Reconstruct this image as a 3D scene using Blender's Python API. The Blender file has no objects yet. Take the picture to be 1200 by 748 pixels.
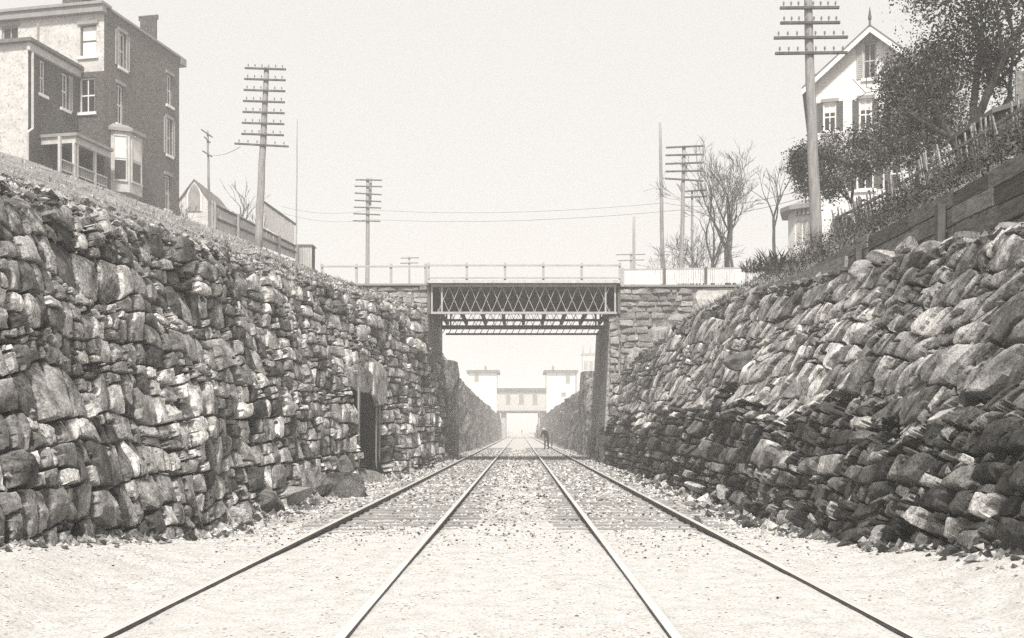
import bpy, math, random
import numpy as np
from mathutils import Vector, Matrix, noise

random.seed(7)
rng = np.random.default_rng(7)
S = bpy.context.scene
COL = S.collection

# ------------------------------------------------------------------ camera
CAMZ, FPX, PX0, PY0 = 1.28, 1200.0, 609.0, 505.0
cam = bpy.data.cameras.new('camera')
cam.sensor_width = 36.0
cam.sensor_fit = 'HORIZONTAL'
cam.lens = 36.0 * FPX / 1200.0
cam.shift_x = -(PX0 - 600.0) / 1200.0
cam.shift_y = (PY0 - 374.0) / 1200.0
cam.clip_start = 0.1
cam.clip_end = 3000.0
cob = bpy.data.objects.new('camera', cam)
COL.objects.link(cob)
cob.location = (0, 0, CAMZ)
cob.rotation_euler = (math.radians(90), 0, 0)
S.camera = cob

# ------------------------------------------------------------------ sky, sun, exposure
SUN_DIR = Vector((0.0, -0.61, 0.78)).normalized()      # towards the sun
EL = math.asin(SUN_DIR.z)
AZ = math.atan2(SUN_DIR.x, SUN_DIR.y)
world = bpy.data.worlds.new('World')
S.world = world
world.use_nodes = True
wn, wl = world.node_tree.nodes, world.node_tree.links
wn.clear()
w_out = wn.new('ShaderNodeOutputWorld')
w_bg = wn.new('ShaderNodeBackground')
w_sky = wn.new('ShaderNodeTexSky')
w_sky.sky_type = 'NISHITA'
w_sky.sun_disc = False
w_sky.sun_elevation = EL
w_sky.sun_rotation = AZ
w_sky.dust_density = 6.0
w_sky.air_density = 1.0
w_hs = wn.new('ShaderNodeHueSaturation')
w_hs.inputs['Saturation'].default_value = 0.0
w_mix = wn.new('ShaderNodeMix')
w_mix.data_type = 'RGBA'
w_mix.inputs[0].default_value = 0.88                     # thin even overcast over the clear sky
w_mix.inputs[7].default_value = (5.12, 4.97, 4.74, 1)
wl.new(w_sky.outputs[0], w_hs.inputs['Color'])
wl.new(w_hs.outputs[0], w_mix.inputs[6])
wl.new(w_mix.outputs[2], w_bg.inputs['Color'])
w_bg.inputs['Strength'].default_value = 0.10
wl.new(w_bg.outputs[0], w_out.inputs['Surface'])

sun = bpy.data.lights.new('sun', 'SUN')
sun.energy = 2.9
sun.angle = math.radians(7)
sun.color = (1.0, 0.97, 0.91)
sob = bpy.data.objects.new('sun', sun)
COL.objects.link(sob)
sob.rotation_euler = SUN_DIR.to_track_quat('Z', 'Y').to_euler()

S.view_settings.view_transform = 'Standard'
S.view_settings.look = 'None'
S.view_settings.gamma = 1.0
S.view_settings.exposure = 0.85
S.render.engine = 'CYCLES'
S.cycles.max_bounces = 6
S.cycles.diffuse_bounces = 3
S.cycles.volume_bounces = 3
S.cycles.transparent_max_bounces = 8
S.cycles.use_denoising = False          # keep the plate's own grain; the haze makes the denoiser smear stone texture

# ------------------------------------------------------------------ helpers
def P(px, py, Z):
    """point at depth Z seen at photo pixel (px,py)"""
    return Vector(((px - PX0) / FPX * Z, Z, CAMZ - (py - PY0) / FPX * Z))

def hit(px, py, point, normal):
    d = Vector(((px - PX0) / FPX, 1.0, -(py - PY0) / FPX))
    o = Vector((0, 0, CAMZ))
    t = (Vector(point) - o).dot(normal) / d.dot(normal)
    return o + d * t

WLOC = {}
def wloc(o):
    return WLOC.get(o.name, Vector((0, 0, 0)))

def tag(o, label=None, cat=None, group=None, kind=None):
    if label: o['label'] = label
    if cat: o['category'] = cat
    if group: o['group'] = group
    if kind: o['kind'] = kind
    return o

def thing(name, label, cat, loc, group=None):
    o = bpy.data.objects.new(name, None)
    COL.objects.link(o)
    o.location = loc
    o.empty_display_size = 0.2
    WLOC[o.name] = Vector(loc)
    return tag(o, label, cat, group)

class MB:
    def __init__(s):
        s.v, s.f, s.m = [], [], []
    def add(s, vs, fs, mi=0):
        b = len(s.v)
        s.v.extend([tuple(v) for v in vs])
        s.f.extend([tuple(b + i for i in f) for f in fs])
        s.m.extend([mi] * len(fs))
        return s
    def box8(s, p, mi=0):
        """p: 8 corners, bottom ring 0-3 counterclockwise, top ring 4-7"""
        return s.add(p, [(3, 2, 1, 0), (4, 5, 6, 7), (0, 1, 5, 4), (1, 2, 6, 5), (2, 3, 7, 6), (3, 0, 4, 7)], mi)
    def box(s, x0, x1, y0, y1, z0, z1, mi=0):
        return s.box8([(x0, y0, z0), (x1, y0, z0), (x1, y1, z0), (x0, y1, z0),
                       (x0, y0, z1), (x1, y0, z1), (x1, y1, z1), (x0, y1, z1)], mi)
    def beam(s, a, b, w, h, up=(0, 0, 1), mi=0):
        a, b = Vector(a), Vector(b)
        d = (b - a).normalized()
        r = d.cross(Vector(up))
        if r.length < 1e-4: r = d.cross(Vector((0, 1, 0)))
        r.normalize()
        u = r.cross(d).normalized()
        r = r * (w / 2); u = u * (h / 2)
        return s.box8([a - r - u, a + r - u, a + r + u, a - r + u, b - r - u, b + r - u, b + r + u, b - r + u], mi)
    def tube(s, pts, rad, n=6, mi=0, cap=True):
        pts = [Vector(p) for p in pts]
        b = len(s.v)
        k = len(pts)
        u = None
        for i, p in enumerate(pts):
            d = (pts[min(i + 1, k - 1)] - pts[max(i - 1, 0)])
            if d.length < 1e-6: d = Vector((0, 0, 1))
            d.normalize()
            if u is None:
                u = d.orthogonal().normalized()
            else:
                u = (u - d * u.dot(d))
                u = u.normalized() if u.length > 1e-5 else d.orthogonal().normalized()
            w = d.cross(u)
            for j in range(n):
                a = 2 * math.pi * j / n
                s.v.append(tuple(p + (u * math.cos(a) + w * math.sin(a)) * rad[i]))
        for i in range(k - 1):
            for j in range(n):
                s.f.append((b + i * n + j, b + i * n + (j + 1) % n, b + (i + 1) * n + (j + 1) % n, b + (i + 1) * n + j))
                s.m.append(mi)
        if cap:
            s.f.append(tuple(b + (k - 1) * n + j for j in range(n))); s.m.append(mi)
            s.f.append(tuple(b + j for j in reversed(range(n)))); s.m.append(mi)
        return s
    def ext(s, poly, y0, y1, mi=0):
        """poly of (x,z) extruded along y"""
        n = len(poly)
        vs = [(x, y0, z) for x, z in poly] + [(x, y1, z) for x, z in poly]
        fs = [tuple(range(n)), tuple(reversed(range(n, 2 * n)))]
        fs += [((i + 1) % n, i, n + i, n + (i + 1) % n) for i in range(n)]
        return s.add(vs, fs, mi)

def obj(name, mb, mats, parent=None, loc=None, smooth=False, tone=None, local=False):
    """one mesh object; vertices in world coordinates (or in the thing's own frame when local)"""
    V = np.array(mb.v, dtype=np.float64) if not isinstance(mb.v, np.ndarray) else mb.v
    base = Vector((0, 0, 0)) if (parent is None or local) else wloc(parent)
    if loc is None:
        mn, mx = V.min(0), V.max(0)
        o_w = Vector(((mn[0] + mx[0]) / 2, (mn[1] + mx[1]) / 2, mn[2]))
    else:
        o_w = Vector(loc)
    V = V - np.array(o_w)
    me = bpy.data.meshes.new(name)
    me.from_pydata(V.tolist(), [], mb.f if not isinstance(mb.f, np.ndarray) else mb.f.tolist())
    if not isinstance(mats, (list, tuple)): mats = [mats]
    for m in mats: me.materials.append(m)
    if len(mats) > 1:
        me.polygons.foreach_set('material_index', mb.m)
    if tone is not None:
        at = me.attributes.new('tone', 'FLOAT', 'POINT')
        at.data.foreach_set('value', tone if hasattr(tone, '__len__') else [tone] * len(V))
    if smooth:
        me.polygons.foreach_set('use_smooth', [True] * len(me.polygons))
    me.update()
    o = bpy.data.objects.new(name, me)
    COL.objects.link(o)
    if parent is not None:
        o.parent = parent
        if local:
            pl = LOCALOFF.get(parent.name, Vector((0, 0, 0)))
            o.location = o_w - pl
            LOCALOFF[o.name] = o_w
        else:
            o.location = o_w - base
    else:
        o.location = o_w
    WLOC[o.name] = o_w
    return o
LOCALOFF = {}

# ------------------------------------------------------------------ materials
TINT = (1.0, 0.976, 0.945)
def g(v, t=1.0):
    return (v * (1 + (TINT[0] - 1) * t), v * (1 + (TINT[1] - 1) * t), v * (1 + (TINT[2] - 1) * t), 1)

def mat(name, lo, hi, scale=4.0, detail=6.0, rough=0.9, bump=0.3, bdist=0.02, bscale=None, stretch=(1, 1, 1),
        attr=False, r0=0.3, r1=0.7, spec=0.25, speck=None, metal=0.0, coord='pos'):
    m = bpy.data.materials.new(name)
    m.use_nodes = True
    n, l = m.node_tree.nodes, m.node_tree.links
    b = n['Principled BSDF']
    b.inputs['Roughness'].default_value = rough
    b.inputs['Specular IOR Level'].default_value = spec
    b.inputs['Metallic'].default_value = metal
    if coord == 'pos':
        geo = n.new('ShaderNodeNewGeometry'); src = geo.outputs['Position']
    else:
        tc = n.new('ShaderNodeTexCoord'); src = tc.outputs['Object']
    mp = n.new('ShaderNodeMapping')
    mp.inputs['Scale'].default_value = stretch
    l.new(src, mp.inputs['Vector'])
    nz = n.new('ShaderNodeTexNoise')
    nz.inputs['Scale'].default_value = scale
    nz.inputs['Detail'].default_value = detail
    nz.inputs['Roughness'].default_value = 0.65
    l.new(mp.outputs[0], nz.inputs['Vector'])
    cr = n.new('ShaderNodeValToRGB')
    cr.color_ramp.elements[0].position = r0
    cr.color_ramp.elements[1].position = r1
    cr.color_ramp.elements[0].color = g(lo)
    cr.color_ramp.elements[1].color = g(hi)
    l.new(nz.outputs[0], cr.inputs[0])
    col = cr.outputs[0]
    if speck:
        sp = n.new('ShaderNodeTexNoise')
        sp.inputs['Scale'].default_value = speck[0]
        sp.inputs['Detail'].default_value = 3.0
        l.new(mp.outputs[0], sp.inputs['Vector'])
        sr = n.new('ShaderNodeValToRGB')
        sr.color_ramp.elements[0].position = speck[1]
        sr.color_ramp.elements[1].position = speck[2]
        sr.color_ramp.elements[0].color = g(speck[3])
        sr.color_ramp.elements[1].color = (1, 1, 1, 1)
        l.new(sp.outputs[0], sr.inputs[0])
        mu = n.new('ShaderNodeMix'); mu.data_type = 'RGBA'; mu.blend_type = 'MULTIPLY'
        mu.inputs[0].default_value = 1.0
        l.new(col, mu.inputs[6]); l.new(sr.outputs[0], mu.inputs[7])
        col = mu.outputs[2]
    if attr:
        at = n.new('ShaderNodeAttribute'); at.attribute_name = 'tone'
        mu = n.new('ShaderNodeVectorMath'); mu.operation = 'SCALE'
        l.new(col, mu.inputs[0]); l.new(at.outputs['Fac'], mu.inputs['Scale'])
        col = mu.outputs[0]
    l.new(col, b.inputs['Base Color'])
    if bump > 0:
        bz = n.new('ShaderNodeTexNoise')
        bz.inputs['Scale'].default_value = bscale or scale * 2
        bz.inputs['Detail'].default_value = 8.0
        bz.inputs['Roughness'].default_value = 0.7
        l.new(mp.outputs[0], bz.inputs['Vector'])
        bp = n.new('ShaderNodeBump')
        bp.inputs['Strength'].default_value = bump
        bp.inputs['Distance'].default_value = bdist
        l.new(bz.outputs[0], bp.inputs['Height'])
        l.new(bp.outputs[0], b.inputs['Normal'])
    return m

M = {}
M['stone'] = mat('stone', 0.40, 1.35, 4.0, 10, 0.92, 0.9, 0.035, 14.0, attr=True, r0=0.36, r1=0.64, speck=(30, 0.38, 0.56, 0.40), spec=0.15)
def stone_mat(name):
    # every stone gets its own grain direction, scale and amount of speckling from a hash of its tone
    m = bpy.data.materials.new(name); m.use_nodes = True
    n, l = m.node_tree.nodes, m.node_tree.links
    b = n['Principled BSDF']
    b.inputs['Roughness'].default_value = 0.92; b.inputs['Specular IOR Level'].default_value = 0.15
    at = n.new('ShaderNodeAttribute'); at.attribute_name = 'tone'
    wn_ = n.new('ShaderNodeTexWhiteNoise'); wn_.noise_dimensions = '1D'; l.new(at.outputs['Fac'], wn_.inputs['W'])
    geo = n.new('ShaderNodeNewGeometry')
    rot = n.new('ShaderNodeVectorRotate'); rot.rotation_type = 'AXIS_ANGLE'
    l.new(geo.outputs['Position'], rot.inputs['Vector']); l.new(wn_.outputs['Color'], rot.inputs['Axis'])
    an = n.new('ShaderNodeMath'); an.operation = 'MULTIPLY'; an.inputs[1].default_value = 6.28
    l.new(wn_.outputs['Value'], an.inputs[0]); l.new(an.outputs[0], rot.inputs['Angle'])
    mp = n.new('ShaderNodeMapping'); mp.inputs['Scale'].default_value = (1.0, 1.0, 2.0)
    l.new(rot.outputs[0], mp.inputs['Vector'])
    def nz(scale, det, src, rg=0.65):
        t = n.new('ShaderNodeTexNoise'); t.inputs['Scale'].default_value = scale; t.inputs['Detail'].default_value = det
        t.inputs['Roughness'].default_value = rg; l.new(src, t.inputs['Vector']); return t.outputs[0]
    def ramp(src, p0, v0, p1, v1):
        c = n.new('ShaderNodeValToRGB'); c.color_ramp.elements[0].position = p0; c.color_ramp.elements[1].position = p1
        c.color_ramp.elements[0].color = (v0, v0, v0, 1); c.color_ramp.elements[1].color = (v1, v1, v1, 1); l.new(src, c.inputs[0]); return c.outputs[0]
    def mul(a, c, fac=None, f=1.0):
        mu = n.new('ShaderNodeMix'); mu.data_type = 'RGBA'; mu.blend_type = 'MULTIPLY'; mu.inputs[0].default_value = f
        if fac is not None: l.new(fac, mu.inputs[0])
        l.new(a, mu.inputs[6]); l.new(c, mu.inputs[7]); return mu.outputs[2]
    grain = nz(2.6, 10, mp.outputs[0])
    col = ramp(grain, 0.36, 0.36, 0.64, 1.75)
    tn = n.new('ShaderNodeRGB'); tn.outputs[0].default_value = g(1.0); col = mul(col, tn.outputs[0])
    sp = ramp(nz(26, 4, geo.outputs['Position']), 0.36, 0.30, 0.56, 1.0)
    fa = n.new('ShaderNodeMapRange'); fa.inputs['To Min'].default_value = 0.35; fa.inputs['To Max'].default_value = 1.0
    l.new(wn_.outputs['Value'], fa.inputs['Value'])
    col = mul(col, sp, fac=fa.outputs[0])
    col = mul(col, ramp(nz(58, 3, geo.outputs['Position']), 0.36, 0.5, 0.52, 1.0), f=0.7)
    patch = ramp(nz(1.1, 6, geo.outputs['Position']), 0.34, 0.55, 0.60, 1.1)
    col = mul(col, patch)
    vc = n.new('ShaderNodeTexVoronoi'); vc.feature = 'DISTANCE_TO_EDGE'; vc.inputs['Scale'].default_value = 2.6
    l.new(mp.outputs[0], vc.inputs['Vector'])
    crack = ramp(vc.outputs[0], 0.0, 0.35, 0.035, 1.0)
    col = mul(col, crack, f=0.3)
    sc = n.new('ShaderNodeVectorMath'); sc.operation = 'SCALE'
    l.new(col, sc.inputs[0]); l.new(at.outputs['Fac'], sc.inputs['Scale'])
    l.new(sc.outputs[0], b.inputs['Base Color'])
    bz = nz(15, 9, mp.outputs[0], 0.72)
    bp = n.new('ShaderNodeBump'); bp.inputs['Strength'].default_value = 0.95; bp.inputs['Distance'].default_value = 0.03
    l.new(bz, bp.inputs['Height'])
    bp2 = n.new('ShaderNodeBump'); bp2.inputs['Strength'].default_value = 0.25; bp2.inputs['Distance'].default_value = 0.03
    cl = n.new('ShaderNodeMath'); cl.operation = 'MINIMUM'; cl.inputs[1].default_value = 0.05
    l.new(vc.outputs[0], cl.inputs[0])
    ml = n.new('ShaderNodeMath'); ml.operation = 'MULTIPLY'; ml.inputs[1].default_value = 20; l.new(cl.outputs[0], ml.inputs[0])
    l.new(ml.outputs[0], bp2.inputs['Height']); l.new(bp.outputs[0], bp2.inputs['Normal'])
    l.new(bp2.outputs[0], b.inputs['Normal'])
    return m
M['stone'] = stone_mat('rubble_stone')
M['block'] = mat('block_stone', 0.6, 1.15, 2.5, 8, 0.92, 0.7, 0.04, 9.0, attr=True, speck=(16, 0.34, 0.5, 0.6), spec=0.15)
M['rock'] = mat('rock_face', 0.16, 0.52, 1.6, 10, 0.95, 1.0, 0.3, 1.8, r0=0.35, r1=0.66, speck=(7, 0.38, 0.55, 0.4), spec=0.1)
M['pier'] = mat('pier_masonry', 0.24, 0.48, 2.0, 9, 0.95, 0.9, 0.12, 3.0, speck=(8, 0.36, 0.54, 0.5), spec=0.1)
M['earth'] = mat('earth', 0.012, 0.035, 3, 8, 1.0, 0.8, 0.08, 8, spec=0.05)
M['ballast'] = mat('ballast', 0.46, 0.68, 7, 10, 1.0, 0.9, 0.05, 22, speck=(34, 0.34, 0.5, 0.5), spec=0.05)
M['gravel'] = mat('pale_gravel', 0.46, 0.64, 5, 8, 1.0, 0.6, 0.03, 26, spec=0.05, speck=(40, 0.30, 0.46, 0.55))
M['bank'] = mat('dry_bank', 0.14, 0.46, 1.5, 10, 1.0, 0.9, 0.10, 6, speck=(14, 0.36, 0.52, 0.45), spec=0.05)
M['brush_ground'] = mat('brush_ground', 0.025, 0.08, 2.2, 10, 1.0, 0.9, 0.1, 7, spec=0.05)
M['field'] = mat('far_field', 0.25, 0.45, 0.3, 8, 1.0, 0.5, 0.1, 1.5, spec=0.05)
M['pebble'] = mat('pebble', 0.85, 1.1, 10, 3, 1.0, 0, attr=True, spec=0.1)
M['grass'] = mat('dry_grass', 0.7, 1.2, 1.5, 3, 1.0, 0, attr=True, spec=0.05)
M['steel'] = mat('rail_steel', 0.045, 0.11, 8, 5, 0.7, 0.3, 0.003, spec=0.4)
M['railhead'] = mat('rail_head', 0.62, 0.8, 3, 4, 0.35, 0.05, 0.001, stretch=(6, 0.4, 6), metal=0.2, spec=0.5)
M['tie'] = mat('tie_wood', 0.16, 0.38, 4, 8, 0.95, 0.6, 0.01, stretch=(0.4, 5, 5), spec=0.1)
M['polewood'] = mat('pole_wood', 0.20, 0.40, 3, 7, 0.9, 0.6, 0.015, stretch=(5, 5, 0.6), spec=0.1)
M['recess_shade'] = mat('recess_shade_board', 0.012, 0.03, 4, 6, 0.95, 0.4, 0.01, spec=0.05)  # near-black colour stands in for the shade inside the wall recess
M['darkwood'] = mat('dark_timber', 0.07, 0.15, 4, 6, 0.9, 0.4, 0.01, spec=0.1)
M['plank'] = mat('weathered_plank', 0.10, 0.36, 5, 9, 0.92, 0.8, 0.02, stretch=(3, 0.8, 4), attr=True, spec=0.1)
M['whitepaint'] = mat('white_paint', 0.66, 0.82, 2, 6, 0.6, 0.1, 0.003, spec=0.3)
M['trim'] = mat('worn_trim_paint', 0.40, 0.58, 3, 7, 0.7, 0.2, 0.004, spec=0.2)
M['palewood'] = mat('pale_boards', 0.42, 0.62, 2, 7, 0.9, 0.4, 0.008, stretch=(5, 5, 0.7), spec=0.1)
M['girder'] = mat('girder_iron', 0.09, 0.16, 2, 6, 0.7, 0.3, 0.005, spec=0.3)
M['lattice'] = mat('lattice_iron', 0.34, 0.48, 3, 6, 0.7, 0.2, 0.004, spec=0.3)
M['deckunder'] = mat('deck_timber', 0.10, 0.17, 2, 6, 0.95, 0.4, 0.01, stretch=(0.6, 5, 5), spec=0.1)
M['roof'] = mat('roofing', 0.10, 0.2, 2, 6, 0.9, 0.3, 0.01, spec=0.2)
M['cornice'] = mat('cornice_paint', 0.22, 0.32, 2, 6, 0.7, 0.2, 0.005, spec=0.2)
M['shutter'] = mat('shutter_paint', 0.06, 0.11, 6, 4, 0.6, 0.3, 0.004, spec=0.3)
M['paleshutter'] = mat('pale_shutter', 0.30, 0.42, 6, 4, 0.6, 0.3, 0.004, spec=0.3)
M['bark'] = mat('bark', 0.06, 0.16, 5, 7, 0.95, 0.7, 0.02, stretch=(3, 3, 0.7), spec=0.1)
M['palebark'] = mat('pale_bark', 0.13, 0.26, 5, 7, 0.95, 0.6, 0.02, stretch=(3, 3, 0.7), spec=0.1)
M['leaf'] = mat('leaf', 0.8, 1.15, 2, 3, 0.8, 0, attr=True, spec=0.15)
M['wire'] = mat('wire', 0.12, 0.2, 3, 3, 0.6, 0, spec=0.3)
M['insul'] = mat('insulator', 0.15, 0.25, 3, 3, 0.3, 0, spec=0.5)
M['cloth'] = mat('dark_cloth', 0.025, 0.06, 8, 5, 0.95, 0.3, 0.01, spec=0.1)
M['straw'] = mat('straw_hat', 0.55, 0.65, 20, 3, 0.9, 0.2, 0.005, spec=0.1)
M['skin'] = mat('skin', 0.38, 0.45, 6, 3, 0.6, 0, spec=0.3)
M['stucco'] = mat('pale_stucco', 0.42, 0.66, 1.6, 9, 0.95, 0.5, 0.01, 12, speck=(9, 0.30, 0.46, 0.6), spec=0.1)
M['curtain'] = mat('curtain', 0.62, 0.75, 3, 4, 0.9, 0.2, 0.01, spec=0.1)

def glass_mat(name, v, rough):
    m = bpy.data.materials.new(name); m.use_nodes = True
    n, l = m.node_tree.nodes, m.node_tree.links
    b = n['Principled BSDF']
    nz = n.new('ShaderNodeTexNoise'); nz.inputs['Scale'].default_value = 1.2
    geo = n.new('ShaderNodeNewGeometry'); l.new(geo.outputs['Position'], nz.inputs['Vector'])
    cr = n.new('ShaderNodeValToRGB')
    cr.color_ramp.elements[0].color = g(v * 0.6); cr.color_ramp.elements[1].color = g(v * 1.4)
    l.new(nz.outputs[0], cr.inputs[0]); l.new(cr.outputs[0], b.inputs['Base Color'])
    bp = n.new('ShaderNodeBump'); bp.inputs['Strength'].default_value = 0.15; bp.inputs['Distance'].default_value = 0.02
    l.new(nz.outputs[0], bp.inputs['Height']); l.new(bp.outputs[0], b.inputs['Normal'])
    b.inputs['Roughness'].default_value = rough
    b.inputs['Specular IOR Level'].default_value = 0.5
    return m
M['glass'] = glass_mat('window_glass', 0.03, 0.08)

def brick_mat(name, lo, hi, mortar, yaw):
    m = mat(name, lo, hi, 7.0, 10, 0.95, 0, speck=(22, 0.36, 0.56, 0.5), spec=0.1, r0=0.25, r1=0.75)
    n, l = m.node_tree.nodes, m.node_tree.links
    b = n['Principled BSDF']
    base = b.inputs['Base Color'].links[0].from_socket
    tc = n.new('ShaderNodeTexCoord')
    # courses run round both faces of the house: use (x+y, z) of the house's own frame
    sx = n.new('ShaderNodeSeparateXYZ'); l.new(tc.outputs['Object'], sx.inputs[0])
    ad = n.new('ShaderNodeMath'); ad.operation = 'ADD'
    l.new(sx.outputs[0], ad.inputs[0]); l.new(sx.outputs[1], ad.inputs[1])
    cb = n.new('ShaderNodeCombineXYZ'); l.new(ad.outputs[0], cb.inputs[0]); l.new(sx.outputs[2], cb.inputs[1])
    br = n.new('ShaderNodeTexBrick')
    br.inputs['Scale'].default_value = 1.0
    br.inputs['Brick Width'].default_value = 0.21
    br.inputs['Row Height'].default_value = 0.075
    br.inputs['Mortar Size'].default_value = 0.008
    br.inputs['Color1'].default_value = g(0.8); br.inputs['Color2'].default_value = g(1.25)
    br.inputs['Mortar'].default_value = g(mortar)
    l.new(cb.outputs[0], br.inputs['Vector'])
    mu = n.new('ShaderNodeMix'); mu.data_type = 'RGBA'; mu.blend_type = 'MULTIPLY'; mu.inputs[0].default_value = 1.0
    l.new(base, mu.inputs[6]); l.new(br.outputs['Color'], mu.inputs[7])
    l.new(mu.outputs[2], b.inputs['Base Color'])
    bp = n.new('ShaderNodeBump'); bp.inputs['Strength'].default_value = 0.5; bp.inputs['Distance'].default_value = 0.006
    inv = n.new('ShaderNodeMath'); inv.operation = 'SUBTRACT'; inv.inputs[0].default_value = 1.0
    l.new(br.outputs['Fac'], inv.inputs[1]); l.new(inv.outputs[0], bp.inputs['Height']); l.new(bp.outputs[0], b.inputs['Normal'])
    return m
M['brick'] = brick_mat('house_brick', 0.075, 0.21, 1.6, 0)
M['brick2'] = brick_mat('wing_brick', 0.05, 0.15, 1.6, 0)

# ------------------------------------------------------------------ ground: one sheet with the cut in it
def lerp(a, b, t): return a + (b - a) * t
# y : base x, then (x,z) of: wall top, then points going outwards
LST = [
 (1,   -4.5, [(-5.5, 3.05), (-9, 4.5), (-14, 6.2), (-20, 8.6), (-30, 12.6), (-60, 15)]),
 (10,  -4.35, [(-5.3, 3.7), (-9, 5.1), (-14, 6.8), (-20, 9.2), (-30, 13.2), (-60, 16)]),
 (25,  -4.15, [(-5.2, 4.85), (-9, 6.25), (-14, 8.15), (-20, 10.6), (-30, 14.0), (-60, 16)]),
 (40,  -3.7, [(-4.1, 6.1), (-7.6, 7.4), (-12, 9.2), (-18, 11.4), (-28, 14.0), (-60, 16)]),
 (42.85,-3.6, [(-3.95, 6.3), (-8.2, 7.35), (-11.5, 9.2), (-18, 11.6), (-28, 14.2), (-60, 16)]),
 (43.3,-3.6,  [(-4.2, 7.30), (-8.4, 7.36), (-11.5, 9.2), (-18, 11.6), (-28, 14.2), (-60, 16)]),
 (51,  -3.6,  [(-4.2, 7.30), (-8.6, 7.36), (-11.5, 9.2), (-18, 12.0), (-28, 14.4), (-60, 16)]),
 (53,  -3.6,  [(-4.0, 5.2), (-9.0, 7.0), (-13, 9.8), (-18, 12.0), (-28, 14.0), (-60, 15)]),
 (70,  -3.4,  [(-3.8, 4.9), (-9.0, 6.0), (-14, 8.6), (-20, 12.4), (-30, 13.0), (-60, 13)]),
 (100, -3.3,  [(-3.7, 4.6), (-9.0, 5.0), (-14, 6.0), (-25, 9.0), (-40, 10.0), (-80, 10)]),
 (190, -3.2,  [(-3.6, 4.3), (-10, 4.5), (-16, 4.8), (-30, 5.5), (-60, 6.0), (-200, 6)]),
 (250, -3.4,  [(-4.0, 2.5), (-10, 3.0), (-16, 3.4), (-30, 4.5), (-60, 5.0), (-300, 5)]),
 (330, -5.0,  [(-7.0, 0.3), (-12, 0.6), (-20, 1.0), (-30, 1.5), (-60, 2.0), (-300, 3)]),
 (900, -5.0,  [(-7.0, 0.3), (-12, 0.6), (-20, 1.0), (-30, 1.5), (-60, 2.0), (-500, 3)]),
]
RST = [
 (1,   4.1, [(5.9, 2.9), (6.55, 3.4), (6.72, 4.6), (9.5, 6.5), (16, 9.6), (60, 13)]),
 (11,  3.95, [(5.6, 3.45), (6.55, 3.85), (6.72, 4.78), (9.5, 6.75), (16, 9.6), (60, 13)]),
 (18,  3.85, [(5.45, 4.0), (6.5, 4.15), (6.72, 4.85), (9.5, 6.85), (16, 9.6), (60, 13)]),
 (24,  3.85, [(5.35, 4.45), (6.5, 4.45), (6.72, 4.95), (9.5, 6.9), (16, 9.8), (60, 13)]),
 (31,  3.85, [(5.05, 4.65), (6.0, 5.2), (7.2, 5.9), (10.0, 7.4), (16, 10.0), (60, 13)]),
 (42,  3.7, [(4.2, 3.7), (5.6, 4.6), (7.4, 5.7), (9.9, 7.2), (16, 10.4), (60, 13)]),
 (42.85,3.7, [(3.95, 3.5), (5.6, 4.5), (7.4, 5.7), (9.9, 7.3), (16, 10.4), (60, 13)]),
 (43.3,3.7,  [(4.6, 7.25), (6.2, 7.28), (8.0, 7.3), (9.9, 7.4), (16, 10.4), (60, 13)]),
 (51,  3.7,  [(4.6, 7.25), (6.2, 7.3), (8.0, 7.35), (9.9, 7.6), (16, 10.4), (60, 12)]),
 (53,  3.7,  [(4.0, 4.6), (6.2, 6.8), (8.0, 7.2), (10.5, 7.8), (16, 10.4), (60, 12)]),
 (70,  3.5,  [(3.9, 4.2), (6.2, 5.0), (9.4, 6.4), (14, 8.0), (20, 9.0), (60, 10)]),
 (100, 3.5,  [(4.0, 4.2), (6.5, 4.5), (10, 5.0), (16, 5.6), (30, 6.5), (80, 7)]),
 (190, 3.3,  [(3.8, 4.0), (8.0, 4.3), (12, 4.6), (20, 5.0), (40, 5.5), (200, 6)]),
 (250, 3.4,  [(4.0, 2.5), (8.0, 2.8), (14, 3.2), (24, 4.0), (60, 5.0), (300, 5)]),
 (330, 5.0,  [(7.0, 0.3), (12, 0.6), (20, 1.0), (30, 1.5), (60, 2.0), (300, 3)]),
 (900, 5.0,  [(7.0, 0.3), (12, 0.6), (20, 1.0), (30, 1.5), (60, 2.0), (500, 3)]),
]
def station(ST, y):
    y = min(max(y, ST[0][0]), ST[-1][0])
    for i in range(len(ST) - 1):
        if ST[i][0] <= y <= ST[i + 1][0]:
            t = (y - ST[i][0]) / (ST[i + 1][0] - ST[i][0])
            return lerp(ST[i][1], ST[i + 1][1], t), [(lerp(a[0], b[0], t), lerp(a[1], b[1], t)) for a, b in zip(ST[i][2], ST[i + 1][2])]
FLOOR = -0.105
def zbank(x, y):
    """height of the bank outside the wall top"""
    b, pts = station(LST if x < 0 else RST, y)
    ax = abs(x)
    for i in range(len(pts) - 1):
        if abs(pts[i][0]) <= ax <= abs(pts[i + 1][0]):
            t = (ax - abs(pts[i][0])) / (abs(pts[i + 1][0]) - abs(pts[i][0]))
            return lerp(pts[i][1], pts[i + 1][1], t)
    return pts[-1][1] if ax > abs(pts[-1][0]) else pts[0][1]

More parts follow.
